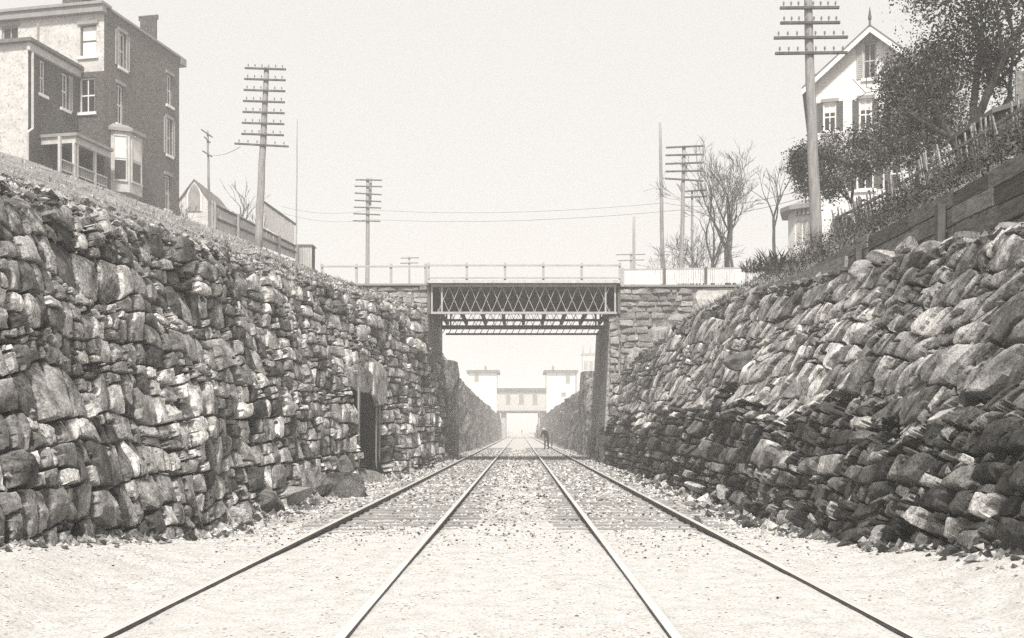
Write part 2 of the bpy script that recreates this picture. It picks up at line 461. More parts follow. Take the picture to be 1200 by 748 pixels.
def build_ground():
    ys = list(np.arange(1, 42.4, 0.45)) + [42.85, 43.3] + list(np.arange(44, 51, 1.0)) + [51, 51.5, 53] + list(np.arange(54, 100, 2.0)) + list(np.arange(100, 260, 8.0)) + [270, 300, 330, 420, 600, 900]
    NF = 26
    SUB = 7
    rows = []
    mats_row = None
    for y in ys:
        row = []
        mrow = []
        for side, ST in ((-1, LST), (1, RST)):
            b, pts = station(ST, y)
            line = [(b, FLOOR - 0.12)]
            t0 = pts[0]
            # backing of the wall, set back behind the stones
            line.append((b + side * 0.30, 0.1))
            line.append((lerp(b, t0[0], 0.5) + side * 0.30, t0[1] * 0.5))
            line.append((t0[0] + side * 0.28, t0[1] - 0.10))
            mr = [1, 1, 1]
            prev = (t0[0] + side * 0.28, t0[1] - 0.10)
            for k in range(1, len(pts)):
                n = SUB if k < 5 else 3
                for j in range(1, n + 1):
                    t = j / n
                    x = lerp(prev[0], pts[k][0], t); z = lerp(prev[1], pts[k][1], t)
                    a = 0.13 if k < 5 else 0.4
                    if 42.7 < y < 51.8 and abs(x) < 9.4: a = 0.02
                    z += a * noise.noise(Vector((x * 0.9, y * 0.9, 3.1))) * (0 if (j == n and k == len(pts) - 1) else 1)
                    line.append((x, z)); mr.append(2 if side < 0 else (3 if y < 42.5 else 2))
                prev = pts[k]
            row.append(line); mrow.append(mr)
        bl, br_ = row[0][0][0], row[1][0][0]
        fl = []
        for j in range(1, NF):
            x = lerp(bl, br_, j / NF)
            e = min(abs(x - bl), abs(x - br_))
            z = FLOOR + 0.022 * noise.noise(Vector((x * 2.2, y * 2.2, 0))) - 0.06 * max(0, 1 - e / 1.0) ** 2
            fl.append((x, z))
        full = list(reversed(row[0])) + fl + row[1]
        mats_row = list(reversed(mrow[0])) + [0] * NF + mrow[1]
        rows.append([(x, y, z) for x, z in full])
    n = len(rows[0])
    mb = MB()
    mb.v = [p for r in rows for p in r]
    for i in range(len(ys) - 1):
        for j in range(n - 1):
            mb.f.append((i * n + j, i * n + j + 1, (i + 1) * n + j + 1, (i + 1) * n + j))
            k = mats_row[j]
            if k == 3 and ys[i] >= 42: k = 2
            if k == 1 and ys[i] > 52: k = 4
            if k in (2, 3) and ys[i] > 60: k = 5
            mb.m.append(k)
    o = obj('ground', mb, [M['ballast'], M['earth'], M['bank'], M['brush_ground'], M['rock'], M['field']], loc=(0, 0, 0), smooth=True)
    o['kind'] = 'structure'
build_ground()

# pale fine gravel spread over the tracks where the photographer stands, banked against the wall feet
def gravel_edge(x):
    return 9.4 + 0.5 * noise.noise(Vector((x * 0.55, 0, 5.0)))
def gravel_z(x, y):
    e = gravel_edge(x)
    t = min(max((e + 10.0 - y) / 11.0, 0), 1)
    t = t * t * (3 - 2 * t)
    z = lerp(FLOOR - 0.04, -0.024, t) + 0.007 * noise.noise(Vector((x * 1.3, y * 1.3, 9))) + 0.004 * noise.noise(Vector((x * 5, y * 5, 2)))
    for rx in (-2.62, -1.12, 0.98, 2.48):
        z -= 0.016 * max(0, 1 - abs(x - rx) / 0.16) * t
    lim = 3.0
    ax = abs(x)
    if ax > lim:
        zb = np.interp(y, [6, 8.7, 11.0, 13.5, 16], [0.42, 0.30, 0.08, -0.16, -0.34])
        s = min((ax - lim) / 1.3, 1.3)
        s = s * s * (3 - 2 * min(s, 1)) if s < 1 else s
        z = lerp(z, max(zb, z - 0.1), min(s, 1)) + 0.05 * noise.noise(Vector((x * 2.2, y * 2.2, 1)))
    return z
def build_gravel():
    mb = MB()
    xs = np.linspace(-5.6, 5.6, 170); yv = np.linspace(1.2, 21.5, 150)
    for y in yv:
        for x in xs:
            mb.v.append((x, y, gravel_z(x, y)))
    nx = len(xs)
    for i in range(len(yv) - 1):
        for j in range(nx - 1):
            mb.f.append((i * nx + j, i * nx + j + 1, (i + 1) * nx + j + 1, (i + 1) * nx + j)); mb.m.append(0)
    o = obj('gravel_path', mb, M['gravel'], loc=(0, 0, 0), smooth=True)
    o['kind'] = 'structure'
build_gravel()

# ------------------------------------------------------------------ stones
def clip(poly, nx, ny, c):
    """keep nx*x+ny*y<=c"""
    out = []
    n = len(poly)
    for i in range(n):
        a, b = poly[i], poly[(i + 1) % n]
        da, db = nx * a[0] + ny * a[1] - c, nx * b[0] + ny * b[1] - c
        if da <= 0: out.append(a)
        if (da < 0 < db) or (db < 0 < da):
            t = da / (da - db)
            out.append((a[0] + (b[0] - a[0]) * t, a[1] + (b[1] - a[1]) * t))
    return out

def darts(x0, x1, y0, y1, rmin, rmax, tries, pw=2.0, inside=None):
    pts = []
    arr = np.zeros((0, 3))
    for _ in range(tries):
        # big ones are tried first, small ones fill in
        f = _ / tries
        r = rmax - (rmax - rmin) * (f ** (1 / pw)) * random.uniform(0.75, 1.0)
        x, y = random.uniform(x0, x1), random.uniform(y0, y1)
        if inside and not inside(x, y): continue
        if len(arr):
            d = np.hypot(arr[:, 0] - x, arr[:, 1] - y)
            if (d < 0.5 * (arr[:, 2] + r)).any(): continue
        arr = np.vstack([arr, (x, y, r)])
    return arr

def cells(arr):
    out = []
    for i, (x, y, r) in enumerate(arr):
        poly = [(x - 2.2 * r, y - 2.2 * r), (x + 2.2 * r, y - 2.2 * r), (x + 2.2 * r, y + 2.2 * r), (x - 2.2 * r, y + 2.2 * r)]
        d = np.hypot(arr[:, 0] - x, arr[:, 1] - y)
        for j in np.argsort(d)[1:22]:
            x2, y2, r2 = arr[j]
            nx, ny = x2 - x, y2 - y
            c = 0.5 * (x2 * x2 + y2 * y2 - x * x - y * y + 0.22 * (r * r - r2 * r2))
            poly = clip(poly, nx, ny, c)
            if len(poly) < 3: break
        out.append(poly)
    return out

def stone_mesh(poly, fmap, gap, prot, rough, tiltamp, back=-0.35, nmin=12, chop=0.22, seed=0.0, ratio=1.0):
    """poly in the wall's own metric (u,v) metres ; fmap(u,v,off)->world"""
    cx = sum(p[0] for p in poly) / len(poly); cy = sum(p[1] for p in poly) / len(poly)
    # cut the corners
    q = []
    n = len(poly)
    for i in range(n):
        a, b = poly[i], poly[(i + 1) % n]
        c = chop * random.uniform(0.4, 1.3)
        q.append((lerp(a[0], b[0], c), lerp(a[1], b[1], c)))
        c = 1 - chop * random.uniform(0.4, 1.3)
        q.append((lerp(a[0], b[0], c), lerp(a[1], b[1], c)))
    # resample long edges
    mdist = lambda a, b: math.hypot((a[0] - b[0]) / ratio, a[1] - b[1])
    per = sum(mdist(q[i], q[(i + 1) % len(q)]) for i in range(len(q)))
    step = per / nmin
    r = []
    for i in range(len(q)):
        a, b = q[i], q[(i + 1) % len(q)]
        k = max(1, int(round(mdist(a, b) / step)))
        for j in range(k): r.append((lerp(a[0], b[0], j / k), lerp(a[1], b[1], j / k)))
    q = []
    hw_ = max(abs(p[0] - cx) for p in r) + 1e-4; hh_ = max(abs(p[1] - cy) for p in r) + 1e-4
    R = max(0.05, per / (2 * math.pi))
    for (x, y) in r:
        dx, dy = x - cx, y - cy
        jj = random.uniform(0.6, 1.4)
        sx_ = max(0.45, 1 - gap * ratio * jj / hw_); sy_ = max(0.45, 1 - gap * jj / hh_)
        w_ = 1 + 0.05 * noise.noise(Vector((x * 4 / ratio, y * 4, seed)))
        q.append((cx + dx * sx_ * w_, cy + dy * sy_ * w_))
    n = len(q)
    tx, ty = random.uniform(-tiltamp, tiltamp), random.uniform(-tiltamp, tiltamp)
    kx, ky = random.uniform(-0.4, 0.4) * R, random.uniform(-0.4, 0.4) * R
    fac = []
    for _k in range(random.randint(3, 5)):
        an = random.uniform(0, 6.28); sl_ = random.uniform(0.05, 0.55)
        fac.append((math.cos(an) * sl_ * tiltamp * 4 / ratio, math.sin(an) * sl_ * tiltamp * 4, prot * random.uniform(0.85, 1.35)))
    rings = [(1.02, back, 0), (1.0, 0.10, 0.3), (0.985, 0.84, 0.7), (0.86, 0.98, 1.0), (0.58, 1.0, 1.0), (0.28, 1.0, 1.0)]
    V, F = [], []
    for (s, off, amp) in rings:
        for (x, y) in q:
            u, v = cx + (x - cx) * s, cy + (y - cy) * s
            if s < 0.9:
                u += kx * (1 - s); v += ky * (1 - s)
            o = off
            if amp:
                o = max(off * min(fx * (u - cx) + fy * (v - cy) + fz for fx, fy, fz in fac), -0.05)
                nn = noise.noise(Vector((u * 3.6 / ratio, v * 3.6, seed))) + 0.6 * noise.noise(Vector((u * 9 / ratio, v * 9, seed + 3)))
                o += rough * amp * nn
            V.append(fmap(u, v, o))
    V.append(fmap(cx + kx, cy + ky, min(fx * kx + fy * ky + fz for fx, fy, fz in fac) + rough * noise.noise(Vector((cx * 3.1, cy * 3.1, seed)))))
    for k in range(len(rings) - 1):
        for j in range(n):
            a, b = k * n + j, k * n + (j + 1) % n
            c, d = (k + 1) * n + (j + 1) % n, (k + 1) * n + j
            if (j + k) % 2: F += [(a, b, c), (a, c, d)]
            else: F += [(a, b, d), (b, c, d)]
    for j in range(n):
        F.append(((len(rings) - 1) * n + j, (len(rings) - 1) * n + (j + 1) % n, len(V) - 1))
    mb = MB(); mb.v = [tuple(p) for p in V]; mb.f = F; mb.m = [0] * len(F)
    return mb

def side_map(side, ST, bulge):
    def f(s, h, off):
        b, pts = station(ST, min(s, 42.8))
        T = Vector((pts[0][0], pts[0][1])); B = Vector((b, FLOOR - 0.1))
        D = T - B
        H = D.length
        D = D / H
        N = Vector((D.y, -D.x)) if side < 0 else Vector((-D.y, D.x))
        o = off + bulge(s, h, H)
        p = B + D * h + N * o
        return Vector((p.x, s, p.y))
    def Hf(s):
        b, pts = station(ST, min(s, 42.8))
        return math.hypot(pts[0][0] - b, pts[0][1] - FLOOR + 0.1)
    return f, Hf

def orient(mb, side):
    if side > 0:
        mb.f = [tuple(reversed(f)) for f in mb.f]

def flip_out(mb, inward):
    mb.f = [tuple(reversed(f)) for f in mb.f]

def course_blocks(x0, x1, hm, hb=(0.7, 1.7), wb=(0.55, 1.75)):
    '''roughly coursed stones in the wall's unit space: wavy bands cut into upright and lying blocks'''
    def warp(a, b):
        return (a + 0.38 * noise.noise(Vector((a * 0.8, b * 0.7, 1.5))) + 0.12 * noise.noise(Vector((a * 2.2, b * 2.2, 8.5))),
                b + 1.0 * noise.noise(Vector((a * 0.20, b * 0.35, 4.5))) + 0.42 * noise.noise(Vector((a * 0.75, b * 0.7, 6.5))))
    out = []
    def emit(a0, a1, b0, b1):
        e = lambda t: random.uniform(0.35, 0.65)
        pts = [(a0, b0), (lerp(a0, a1, .5), b0), (a1, b0), (a1, lerp(b0, b1, .5)), (a1, b1), (lerp(a0, a1, .5), b1), (a0, b1), (a0, lerp(b0, b1, .5))]
        # now and then a corner is broken off
        if random.random() < 0.45:
            k = random.choice([0, 2, 4, 6]); f = random.uniform(.3, .8)
            m_ = ((pts[k - 1][0] + pts[(k + 1) % 8][0]) / 2, (pts[k - 1][1] + pts[(k + 1) % 8][1]) / 2)
            pts[k] = (lerp(pts[k][0], m_[0], f), lerp(pts[k][1], m_[1], f))
        pts = [warp(*p) for p in pts]
        c = warp((a0 + a1) / 2, (b0 + b1) / 2)
        out.append(((c[0], c[1], math.sqrt((a1 - a0) * (b1 - b0))), pts))
    b = -0.3
    while b < hm + 0.5:
        hgt = random.uniform(*hb)
        a = x0 - random.uniform(0, 1.5)
        while a < x1:
            w = random.uniform(*wb) * (0.75 + 0.35 * hgt)
            r = random.random()
            if r < 0.36 and hgt > 0.8:
                m_ = b + hgt * random.uniform(.25, .75)
                emit(a, a + w, b, m_)
                if random.random() < .4:
                    q = a + w * random.uniform(.35, .65); emit(a, q, m_, b + hgt); emit(q, a + w, m_, b + hgt)
                else: emit(a, a + w, m_, b + hgt)
            elif r < 0.40 and w > 0.9:
                q = a + w * random.uniform(.35, .65)
                emit(a, q, b, b + hgt); emit(q, a + w, b, b + hgt)
            else: emit(a, a + w, b, b + hgt)
            a += w
        b += hgt
    return out
def rubble_wall(root, side, ST, y0, y1, kx, hs, lo, hi, shear, bulge, tone_fn, prot, rough, rmin, rmax, skip=None, topjit=0.25, namep='stone', coursed=None):
    """stones laid on one face; kx: stone length as a share of its distance"""
    fmap, Hf = side_map(side, ST, bulge)
    S0, S1 = math.log(y0) / kx, math.log(y1) / kx
    hm = max(hi(y) for y in np.linspace(y0, y1, 12)) / hs
    def to_uv(a, b):
        h = b * hs
        return math.exp((a + shear * b) * kx), h
    def inside(a, b):
        y, h = to_uv(a, b)
        if not (y0 <= y <= y1): return False
        if h < lo(y) or h > hi(y): return False
        return not (skip and skip(y, h))
    if coursed:
        bl = course_blocks(S0 + min(0, -shear * hm) - 1, S1 + max(0, -shear * hm) + 1, hm, *coursed)
        bl = [q for q in bl if inside(q[0][0], q[0][1])]
        arr = np.array([q[0] for q in bl]); cs = [q[1] for q in bl]
    else:
        arr = darts(S0 - shear * hm - 0.5, S1 + 0.5 + max(0, -shear * hm), 0, hm, rmin, rmax, 16000, inside=inside)
        cs = cells(arr)
    n = 0
    for (a, b, r), poly in zip(arr, cs):
        if len(poly) < 3: continue
        y, h = to_uv(a, b)
        top, bot = hi(y) + random.uniform(-0.02, topjit), lo(y) - 0.05
        poly = clip(poly, 0, 1, top / hs); poly = clip(poly, 0, -1, -bot / hs)
        if len(poly) < 3: continue
        uv = [to_uv(p[0], p[1]) for p in poly]
        if skip:
            if any(skip(*p) for p in uv) or (y < NY0 + 1 and max(p[0] for p in uv) > NY0 and h < NH) or (y > NY1 - 1 and min(p[0] for p in uv) < NY1 and h < NH):
                if h >= NH + 0.15: uv = clip(uv, 0, -1, -(NH + 0.12))
                elif y <= NY0: uv = clip(uv, 1, 0, NY0 - 0.02)
                else: uv = clip(uv, -1, 0, -(NY1 + 0.08))
                if len(uv) < 3: continue
        # gap and chop act in a local frame where both directions are in metres
        seed = random.uniform(0, 90)
        yy = y
        big = r / rmax
        mb = stone_mesh(uv, fmap, 0.017 + 0.0006 * yy, random.uniform(*prot) * (0.6 + 0.6 * big), rough, 0.20, seed=seed, ratio=min(5.0, max(1.5, y / abs(fmap(y, h, 0).x))),
                        nmin=16 if yy < 16 else 11, chop=0.06)
        if side < 0: flip_out(mb, side)
        ctr = fmap(y, h, 0)
        us, vs_ = [p[0] for p in uv], [p[1] for p in uv]
        big_px = 0.6 * (max(us) - min(us)) * (max(vs_) - min(vs_)) * abs(ctr.x) / y * (FPX / y) ** 2
        inframe = -20 < PX0 + FPX * ctr.x / y < 1220
        STONES.setdefault(root.name, []).append((big_px if inframe else 0, mb, tone_fn(y, h, Hf(y))))
        n += 1
    return n
STONES = {}
def place_stones(root, most=298):
    lst = sorted(STONES[root.name], key=lambda t: -t[0])
    for _, mb, tn in lst[:most]:
        obj('stone', mb, M['stone'], root, tone=tn)
    rest = MB(); T = []
    for _, mb, tn in lst[most:]:
        rest.add(mb.v, mb.f); T += [tn] * len(mb.v)
    if rest.v:
        o = obj('rubble_stones', rest, M['stone'], root, tone=T); o['kind'] = 'stuff'

# --- niche in the left wall
NY0, NY1, NH = 27.2, 31.4, 2.55
def skipL(y, h):
    return NY0 - 0.1 < y < NY1 + 0.1 and h < NH + 0.15

def bulgeL(s, h, H):
    return 0.17 * noise.noise(Vector((s * 0.45, h * 0.7, 2.0))) + 0.03 * noise.noise(Vector((s * 1.1, h * 1.6, 7.0))) + (0.18 if s > 27 else 0) * max(0, 1 - h / 2.4)
_, HfL = side_map(-1, LST, bulgeL)
wallL = thing('stone_wall', 'long pale rubble stone wall along the left side of the railway cut', 'stone wall', (-4.6, 20, 0))
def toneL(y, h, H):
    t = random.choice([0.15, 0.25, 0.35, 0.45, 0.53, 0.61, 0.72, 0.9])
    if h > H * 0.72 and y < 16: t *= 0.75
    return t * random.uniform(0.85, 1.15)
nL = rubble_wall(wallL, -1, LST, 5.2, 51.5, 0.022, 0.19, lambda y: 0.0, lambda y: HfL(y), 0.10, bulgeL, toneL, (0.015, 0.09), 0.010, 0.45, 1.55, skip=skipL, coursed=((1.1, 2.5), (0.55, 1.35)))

# --- right wall: leaning upper tier of long stones over a rough dark lower tier
_, HfR = side_map(1, RST, lambda s, h, H: 0)
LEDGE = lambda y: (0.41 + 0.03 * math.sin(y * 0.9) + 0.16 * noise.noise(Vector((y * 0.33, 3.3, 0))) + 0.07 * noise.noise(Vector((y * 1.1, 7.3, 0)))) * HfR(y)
def bulgeR(s, h, H):
    hl = 1.12 * LEDGE(s)
    b = 0.14 * noise.noise(Vector((s * 0.40, h * 0.6, 12.0))) + 0.03 * noise.noise(Vector((s * 1.1, h * 1.6, 17.0)))
    t_ = min(max((hl - h) / 0.5, 0), 1)
    b += 0.22 * t_ * (0.6 + 0.4 * min(h / hl, 1))
    return b
wallR = thing('stone_wall', 'dark rubble stone wall with leaning stones along the right side of the cut', 'stone wall', (4.4, 20, 0))
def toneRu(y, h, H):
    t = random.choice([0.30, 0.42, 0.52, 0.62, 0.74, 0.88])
    if y < 15: t *= 0.6  # shade on the nearer stretch is put into the stone tone
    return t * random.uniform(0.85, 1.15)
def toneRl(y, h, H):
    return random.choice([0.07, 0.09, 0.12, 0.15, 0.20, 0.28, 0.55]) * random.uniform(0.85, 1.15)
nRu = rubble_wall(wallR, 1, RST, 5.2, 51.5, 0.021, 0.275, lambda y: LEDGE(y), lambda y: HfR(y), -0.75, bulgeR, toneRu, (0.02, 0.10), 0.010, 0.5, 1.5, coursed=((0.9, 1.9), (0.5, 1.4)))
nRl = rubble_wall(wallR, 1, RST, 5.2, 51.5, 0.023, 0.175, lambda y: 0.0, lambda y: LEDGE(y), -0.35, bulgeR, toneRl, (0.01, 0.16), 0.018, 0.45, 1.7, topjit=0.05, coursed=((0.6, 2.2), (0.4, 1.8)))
place_stones(wallL); place_stones(wallR)
print('STONES', nL, nRu, nRl)

# small chinking stones in the joints, too small to pick apart
def chinking(root, side, ST, bulge, n, y0, y1, tones):
    fmap, Hf = side_map(side, ST, bulge)
    V, F, T = [], [], []
    for _ in range(n):
        y = math.exp(random.uniform(math.log(y0), math.log(y1)))
        h = random.uniform(0, Hf(y))
        if side < 0 and skipL(y, h): continue
        c = fmap(y, h, random.uniform(-0.08, 0.01))
        r = random.uniform(0.018, 0.05)
        b = len(V)
        for d in ((1, 0, 0), (-1, 0, 0), (0, 1, 0), (0, -1, 0), (0, 0, 1), (0, 0, -1)):
            V.append(tuple(c + Vector([dd * r * random.uniform(0.6, 1.5) for dd in d]) + Vector([random.uniform(-.4, .4) * r for _ in range(3)])))
        F += [(b + 0, b + 2, b + 4), (b + 2, b + 1, b + 4), (b + 1, b + 3, b + 4), (b + 3, b + 0, b + 4),
              (b + 2, b + 0, b + 5), (b + 1, b + 2, b + 5), (b + 3, b + 1, b + 5), (b + 0, b + 3, b + 5)]
        T += [random.choice(tones)] * 6
    mb = MB(); mb.v, mb.f, mb.m = V, F, [0] * len(F)
    o = obj('chinking_stones', mb, M['stone'], root, tone=T)
    o['kind'] = 'stuff'
chinking(wallL, -1, LST, bulgeL, 5000, 8, 43, [0.1, 0.16, 0.24, 0.34, 0.5])
chinking(wallR, 1, RST, bulgeR, 5000, 8, 43, [0.06, 0.1, 0.16, 0.25, 0.4])

# --- recess in the left wall
def build_niche():
    fmap, Hf = side_map(-1, LST, lambda s, h, H: 0)
    root = thing('wall_recess', 'tall dark recess with pale upright edges in the left stone wall', 'recess', fmap((NY0 + NY1) / 2, 0, 0))
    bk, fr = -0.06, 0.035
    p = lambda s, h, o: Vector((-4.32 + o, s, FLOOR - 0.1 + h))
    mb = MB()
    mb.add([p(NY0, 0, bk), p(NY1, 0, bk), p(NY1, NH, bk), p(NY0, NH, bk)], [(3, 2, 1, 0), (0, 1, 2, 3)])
    obj('back_panel', mb, M['recess_shade'], root)  # panel sits almost flush, its depth of shade is painted on
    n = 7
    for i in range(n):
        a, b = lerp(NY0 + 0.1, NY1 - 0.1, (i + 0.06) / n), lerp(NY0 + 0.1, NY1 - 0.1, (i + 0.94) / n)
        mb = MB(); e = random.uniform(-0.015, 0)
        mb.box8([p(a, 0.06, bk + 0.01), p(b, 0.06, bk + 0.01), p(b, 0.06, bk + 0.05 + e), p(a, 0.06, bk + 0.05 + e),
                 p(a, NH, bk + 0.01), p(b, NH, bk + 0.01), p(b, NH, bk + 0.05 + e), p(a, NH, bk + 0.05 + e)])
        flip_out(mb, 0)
        obj('board', mb, M['recess_shade'], root)
    for a, w in ((NY0 + 0.05, 0.20), (NY1 - 0.75, 0.12), (NY1 - 0.05, 0.14)):
        mb = MB()
        l = 0.09
        mb.box8([p(a, 0.02, bk + .055), p(a + w, 0.02, bk + .055), p(a + w, 0.02, fr), p(a, 0.02, fr),
                 p(a + l, NH + 0.1, bk + .055), p(a + w + l, NH + 0.1, bk + .055), p(a + w + l, NH + 0.1, fr * 0.95), p(a + l, NH + 0.1, fr * 0.95)])
        flip_out(mb, 0)
        obj('post', mb, M['polewood'], root)
    # leaning slab that roofs the recess
    for (a, b, h0, h1, tn) in ((NY0 - 0.3, NY1 - 1.5, NH - 0.1, NH + 0.7, 0.36), (NY1 - 1.6, NY1 + 1.0, NH - 0.35, NH + 1.0, 0.55)):
        poly = [(a, h0), (b, h0 + 0.1), (b + 0.5, h1), (a + 0.3, h1 + 0.15)]
        mb = stone_mesh(poly, side_map(-1, LST, bulgeL)[0], 0.03, 0.14, 0.02, 0.08, seed=4.4, ratio=3.0)
        flip_out(mb, 0)
        obj('slab', mb, M['stone'], root, tone=tn)
build_niche()

# --- angular loose rocks
def ico():
    t = (1 + 5 ** .5) / 2
    v = [(-1, t, 0), (1, t, 0), (-1, -t, 0), (1, -t, 0), (0, -1, t), (0, 1, t), (0, -1, -t), (0, 1, -t), (t, 0, -1), (t, 0, 1), (-t, 0, -1), (-t, 0, 1)]
    f = [(0, 11, 5), (0, 5, 1), (0, 1, 7), (0, 7, 10), (0, 10, 11), (1, 5, 9), (5, 11, 4), (11, 10, 2), (10, 7, 6), (7, 1, 8), (3, 9, 4), (3, 4, 2), (3, 2, 6), (3, 6, 8), (3, 8, 9), (4, 9, 5), (2, 4, 11), (6, 2, 10), (8, 6, 7), (9, 8, 1)]
    v = [Vector(p).normalized() for p in v]
    for _ in range(2):
        cache = {}; nf = []
        def mid(a, b):
            k = (min(a, b), max(a, b))
            if k not in cache:
                v.append(((v[a] + v[b]) / 2).normalized()); cache[k] = len(v) - 1
            return cache[k]
        for a, b, c in f:
            x, y, z = mid(a, b), mid(b, c), mid(c, a)
            nf += [(a, x, z), (b, y, x), (c, z, y), (x, y, z)]
        f = nf
    return v, f
ICO_V, ICO_F = ico()
def rock(c, size, seed):
    r = random.Random(seed)
    planes = []
    for _ in range(14):
        n = Vector((r.gauss(0, 1), r.gauss(0, 1), r.gauss(0, 1))).normalized()
        planes.append((n, r.uniform(0.42, 0.74)))
    rot = Matrix.Rotation(r.uniform(0, 6.28), 3, 'Z') @ Matrix.Rotation(r.uniform(-0.35, 0.35), 3, 'X') @ Matrix.Rotation(r.uniform(-.35, .35), 3, 'Y')
    mb = MB()
    for p in ICO_V:
        q = p.copy()
        for n, d in planes:
            e = q.dot(n) - d
            if e > 0: q = q - n * e
        q *= 1 + 0.06 * noise.noise(q * 3 + Vector((seed, 0, 0)))
        q = rot @ Vector((q.x * size[0], q.y * size[1], q.z * size[2]))
        mb.v.append(tuple(q + Vector(c)))
    mb.f = list(ICO_F); mb.m = [0] * len(mb.f)
    return mb

def loose(px, py, Z, size, tone, label, group, name='loose_rock', sink=0.35):
    c = P(px, py, Z)
    mb = rock(c + Vector((0, 0, size[2] * (0.62 - sink))), size, random.randint(0, 9999))
    o = obj(name, mb, M['stone'], tone=tone)
    tag(o, label, 'rock', group)

# ------------------------------------------------------------------ railway tracks
def build_track(cx, label):
    root = thing('railway_track', label, 'railway track', (cx, 10, -0.15))
    tie = MB().box(-1.25, 1.25, -0.1, 0.1, -0.16, 0.0)
    tm = None
    y = 10.2
    while y < 82:
        if tm is None:
            o = obj('sleeper', tie, M['tie'], root, loc=(0, 0, 0)); tm = o.data
        else:
            o = bpy.data.objects.new('sleeper', tm); COL.objects.link(o); o.parent = root
        o.location = Vector((cx + random.uniform(-.04, .04), y, FLOOR + 0.018 + random.uniform(-0.012, 0.012))) - wloc(root)
        o.rotation_euler.z = random.uniform(-0.015, 0.015)
        y += 0.58 + random.uniform(-.03, .03)
    for sx in (-0.75, 0.75):
        x = cx + sx
        prof = [(-.065, -.128), (.065, -.128), (.065, -.118), (.011, -.10), (.011, -.04), (.035, -.032), (.035, -.004), (.028, 0.0), (-.028, 0.0), (-.035, -.004), (-.035, -.032), (-.011, -.04), (-.011, -.10), (-.065, -.118)]
        mb = MB()
        n = len(prof)
        ysr = [0.5, 30, 80, 180, 420]
        for yy in ysr:
            for (a, b) in prof: mb.v.append((x + a, yy, b))
        for k in range(len(ysr) - 1):
            for i in range(n):
                mb.f.append((k * n + i, k * n + (i + 1) % n, (k + 1) * n + (i + 1) % n, (k + 1) * n + i))
                mb.m.append(1 if 6 <= i <= 8 else 0)
        mb.f.append(tuple(reversed(range(n)))); mb.m.append(0)
        mb.f = [tuple(reversed(f)) for f in mb.f]
        rl = obj('rail', mb, [M['steel'], M['railhead']], root)
        for y in (16.2 + (1.5 if sx > 0 else 0), 25.4, 34.6):
            for s2 in (-1, 1):
                mb = MB().box(x + s2 * 0.014 - 0.012, x + s2 * 0.014 + 0.012, y - 0.36, y + 0.36, -0.094, -0.044)
                for q in (-0.24, -0.09, 0.09, 0.24):
                    mb.box(x + s2 * 0.03 - 0.012, x + s2 * 0.03 + 0.012, y + q - 0.018, y + q + 0.018, -0.086, -0.052)
                obj('joint_bar', mb, M['steel'], rl)
build_track(-1.87, 'left railway track with dark rails, running up to the far bridge')
build_track(1.73, 'right railway track with dark rails, beside the figure at the wall')

# loose ballast: uncountable pebbles
def build_pebbles():
    n = 42000
    y = np.exp(rng.uniform(math.log(5.5), math.log(75), n))
    x = rng.uniform(-4.2, 4.0, n)
    # sparser where the pale gravel covers the bed
    keep = rng.uniform(0, 1, n) < np.clip((y - 4.0) / 9.0, 0.25, 1)
    clump = np.array([noise.noise(Vector((a * 0.9, b * 0.5, 4.0))) for a, b in zip(x, y)])
    keep &= rng.uniform(-0.7, 0.6, n) < clump + 0.25
    for rx in (-2.62, -1.12, 0.98, 2.48):
        keep &= np.abs(x - rx) > 0.10
    x, y = x[keep], y[keep]; n = len(x)
    zg = np.array([max(gravel_z(a, b) if b < 21.4 else -1, FLOOR) for a, b in zip(x, y)])
    r = rng.uniform(0.009, 0.032, n) * np.clip(y / 18, 0.5, 1.5)
    base = np.array([(1, 0, 0), (-1, 0, 0), (0, 1, 0), (0, -1, 0), (0, 0, 1), (0, 0, -1)], float)
    V = base[None] * r[:, None, None] * rng.uniform(0.6, 1.4, (n, 6, 1)) + rng.uniform(-.35, .35, (n, 6, 3)) * r[:, None, None]
    V[:, :, 2] *= 0.7
    V += np.stack([x, y, zg + r * 0.35], 1)[:, None, :]
    Fb = np.array([(0, 2, 4), (2, 1, 4), (1, 3, 4), (3, 0, 4), (2, 0, 5), (1, 2, 5), (3, 1, 5), (0, 3, 5)])
    F = (Fb[None] + (np.arange(n) * 6)[:, None, None]).reshape(-1, 3)
    mb = MB(); mb.v = V.reshape(-1, 3); mb.f = F; mb.m = [0] * len(F)
    dark = rng.uniform(0, 1, n) < np.clip((y - 10.0) / 15.0, 0.02, 0.38)
    tone = np.repeat(np.where(dark, rng.choice([0.05, 0.09, 0.15, 0.25], n), rng.choice([0.45, 0.55, 0.65, 0.75], n)), 6)
    o = obj('ballast_pebbles', mb, M['pebble'], loc=(0, 0, 0), tone=tone)
    tag(o, 'dark and pale ballast pebbles scattered over the trackbed', 'ballast', kind='stuff')
build_pebbles()

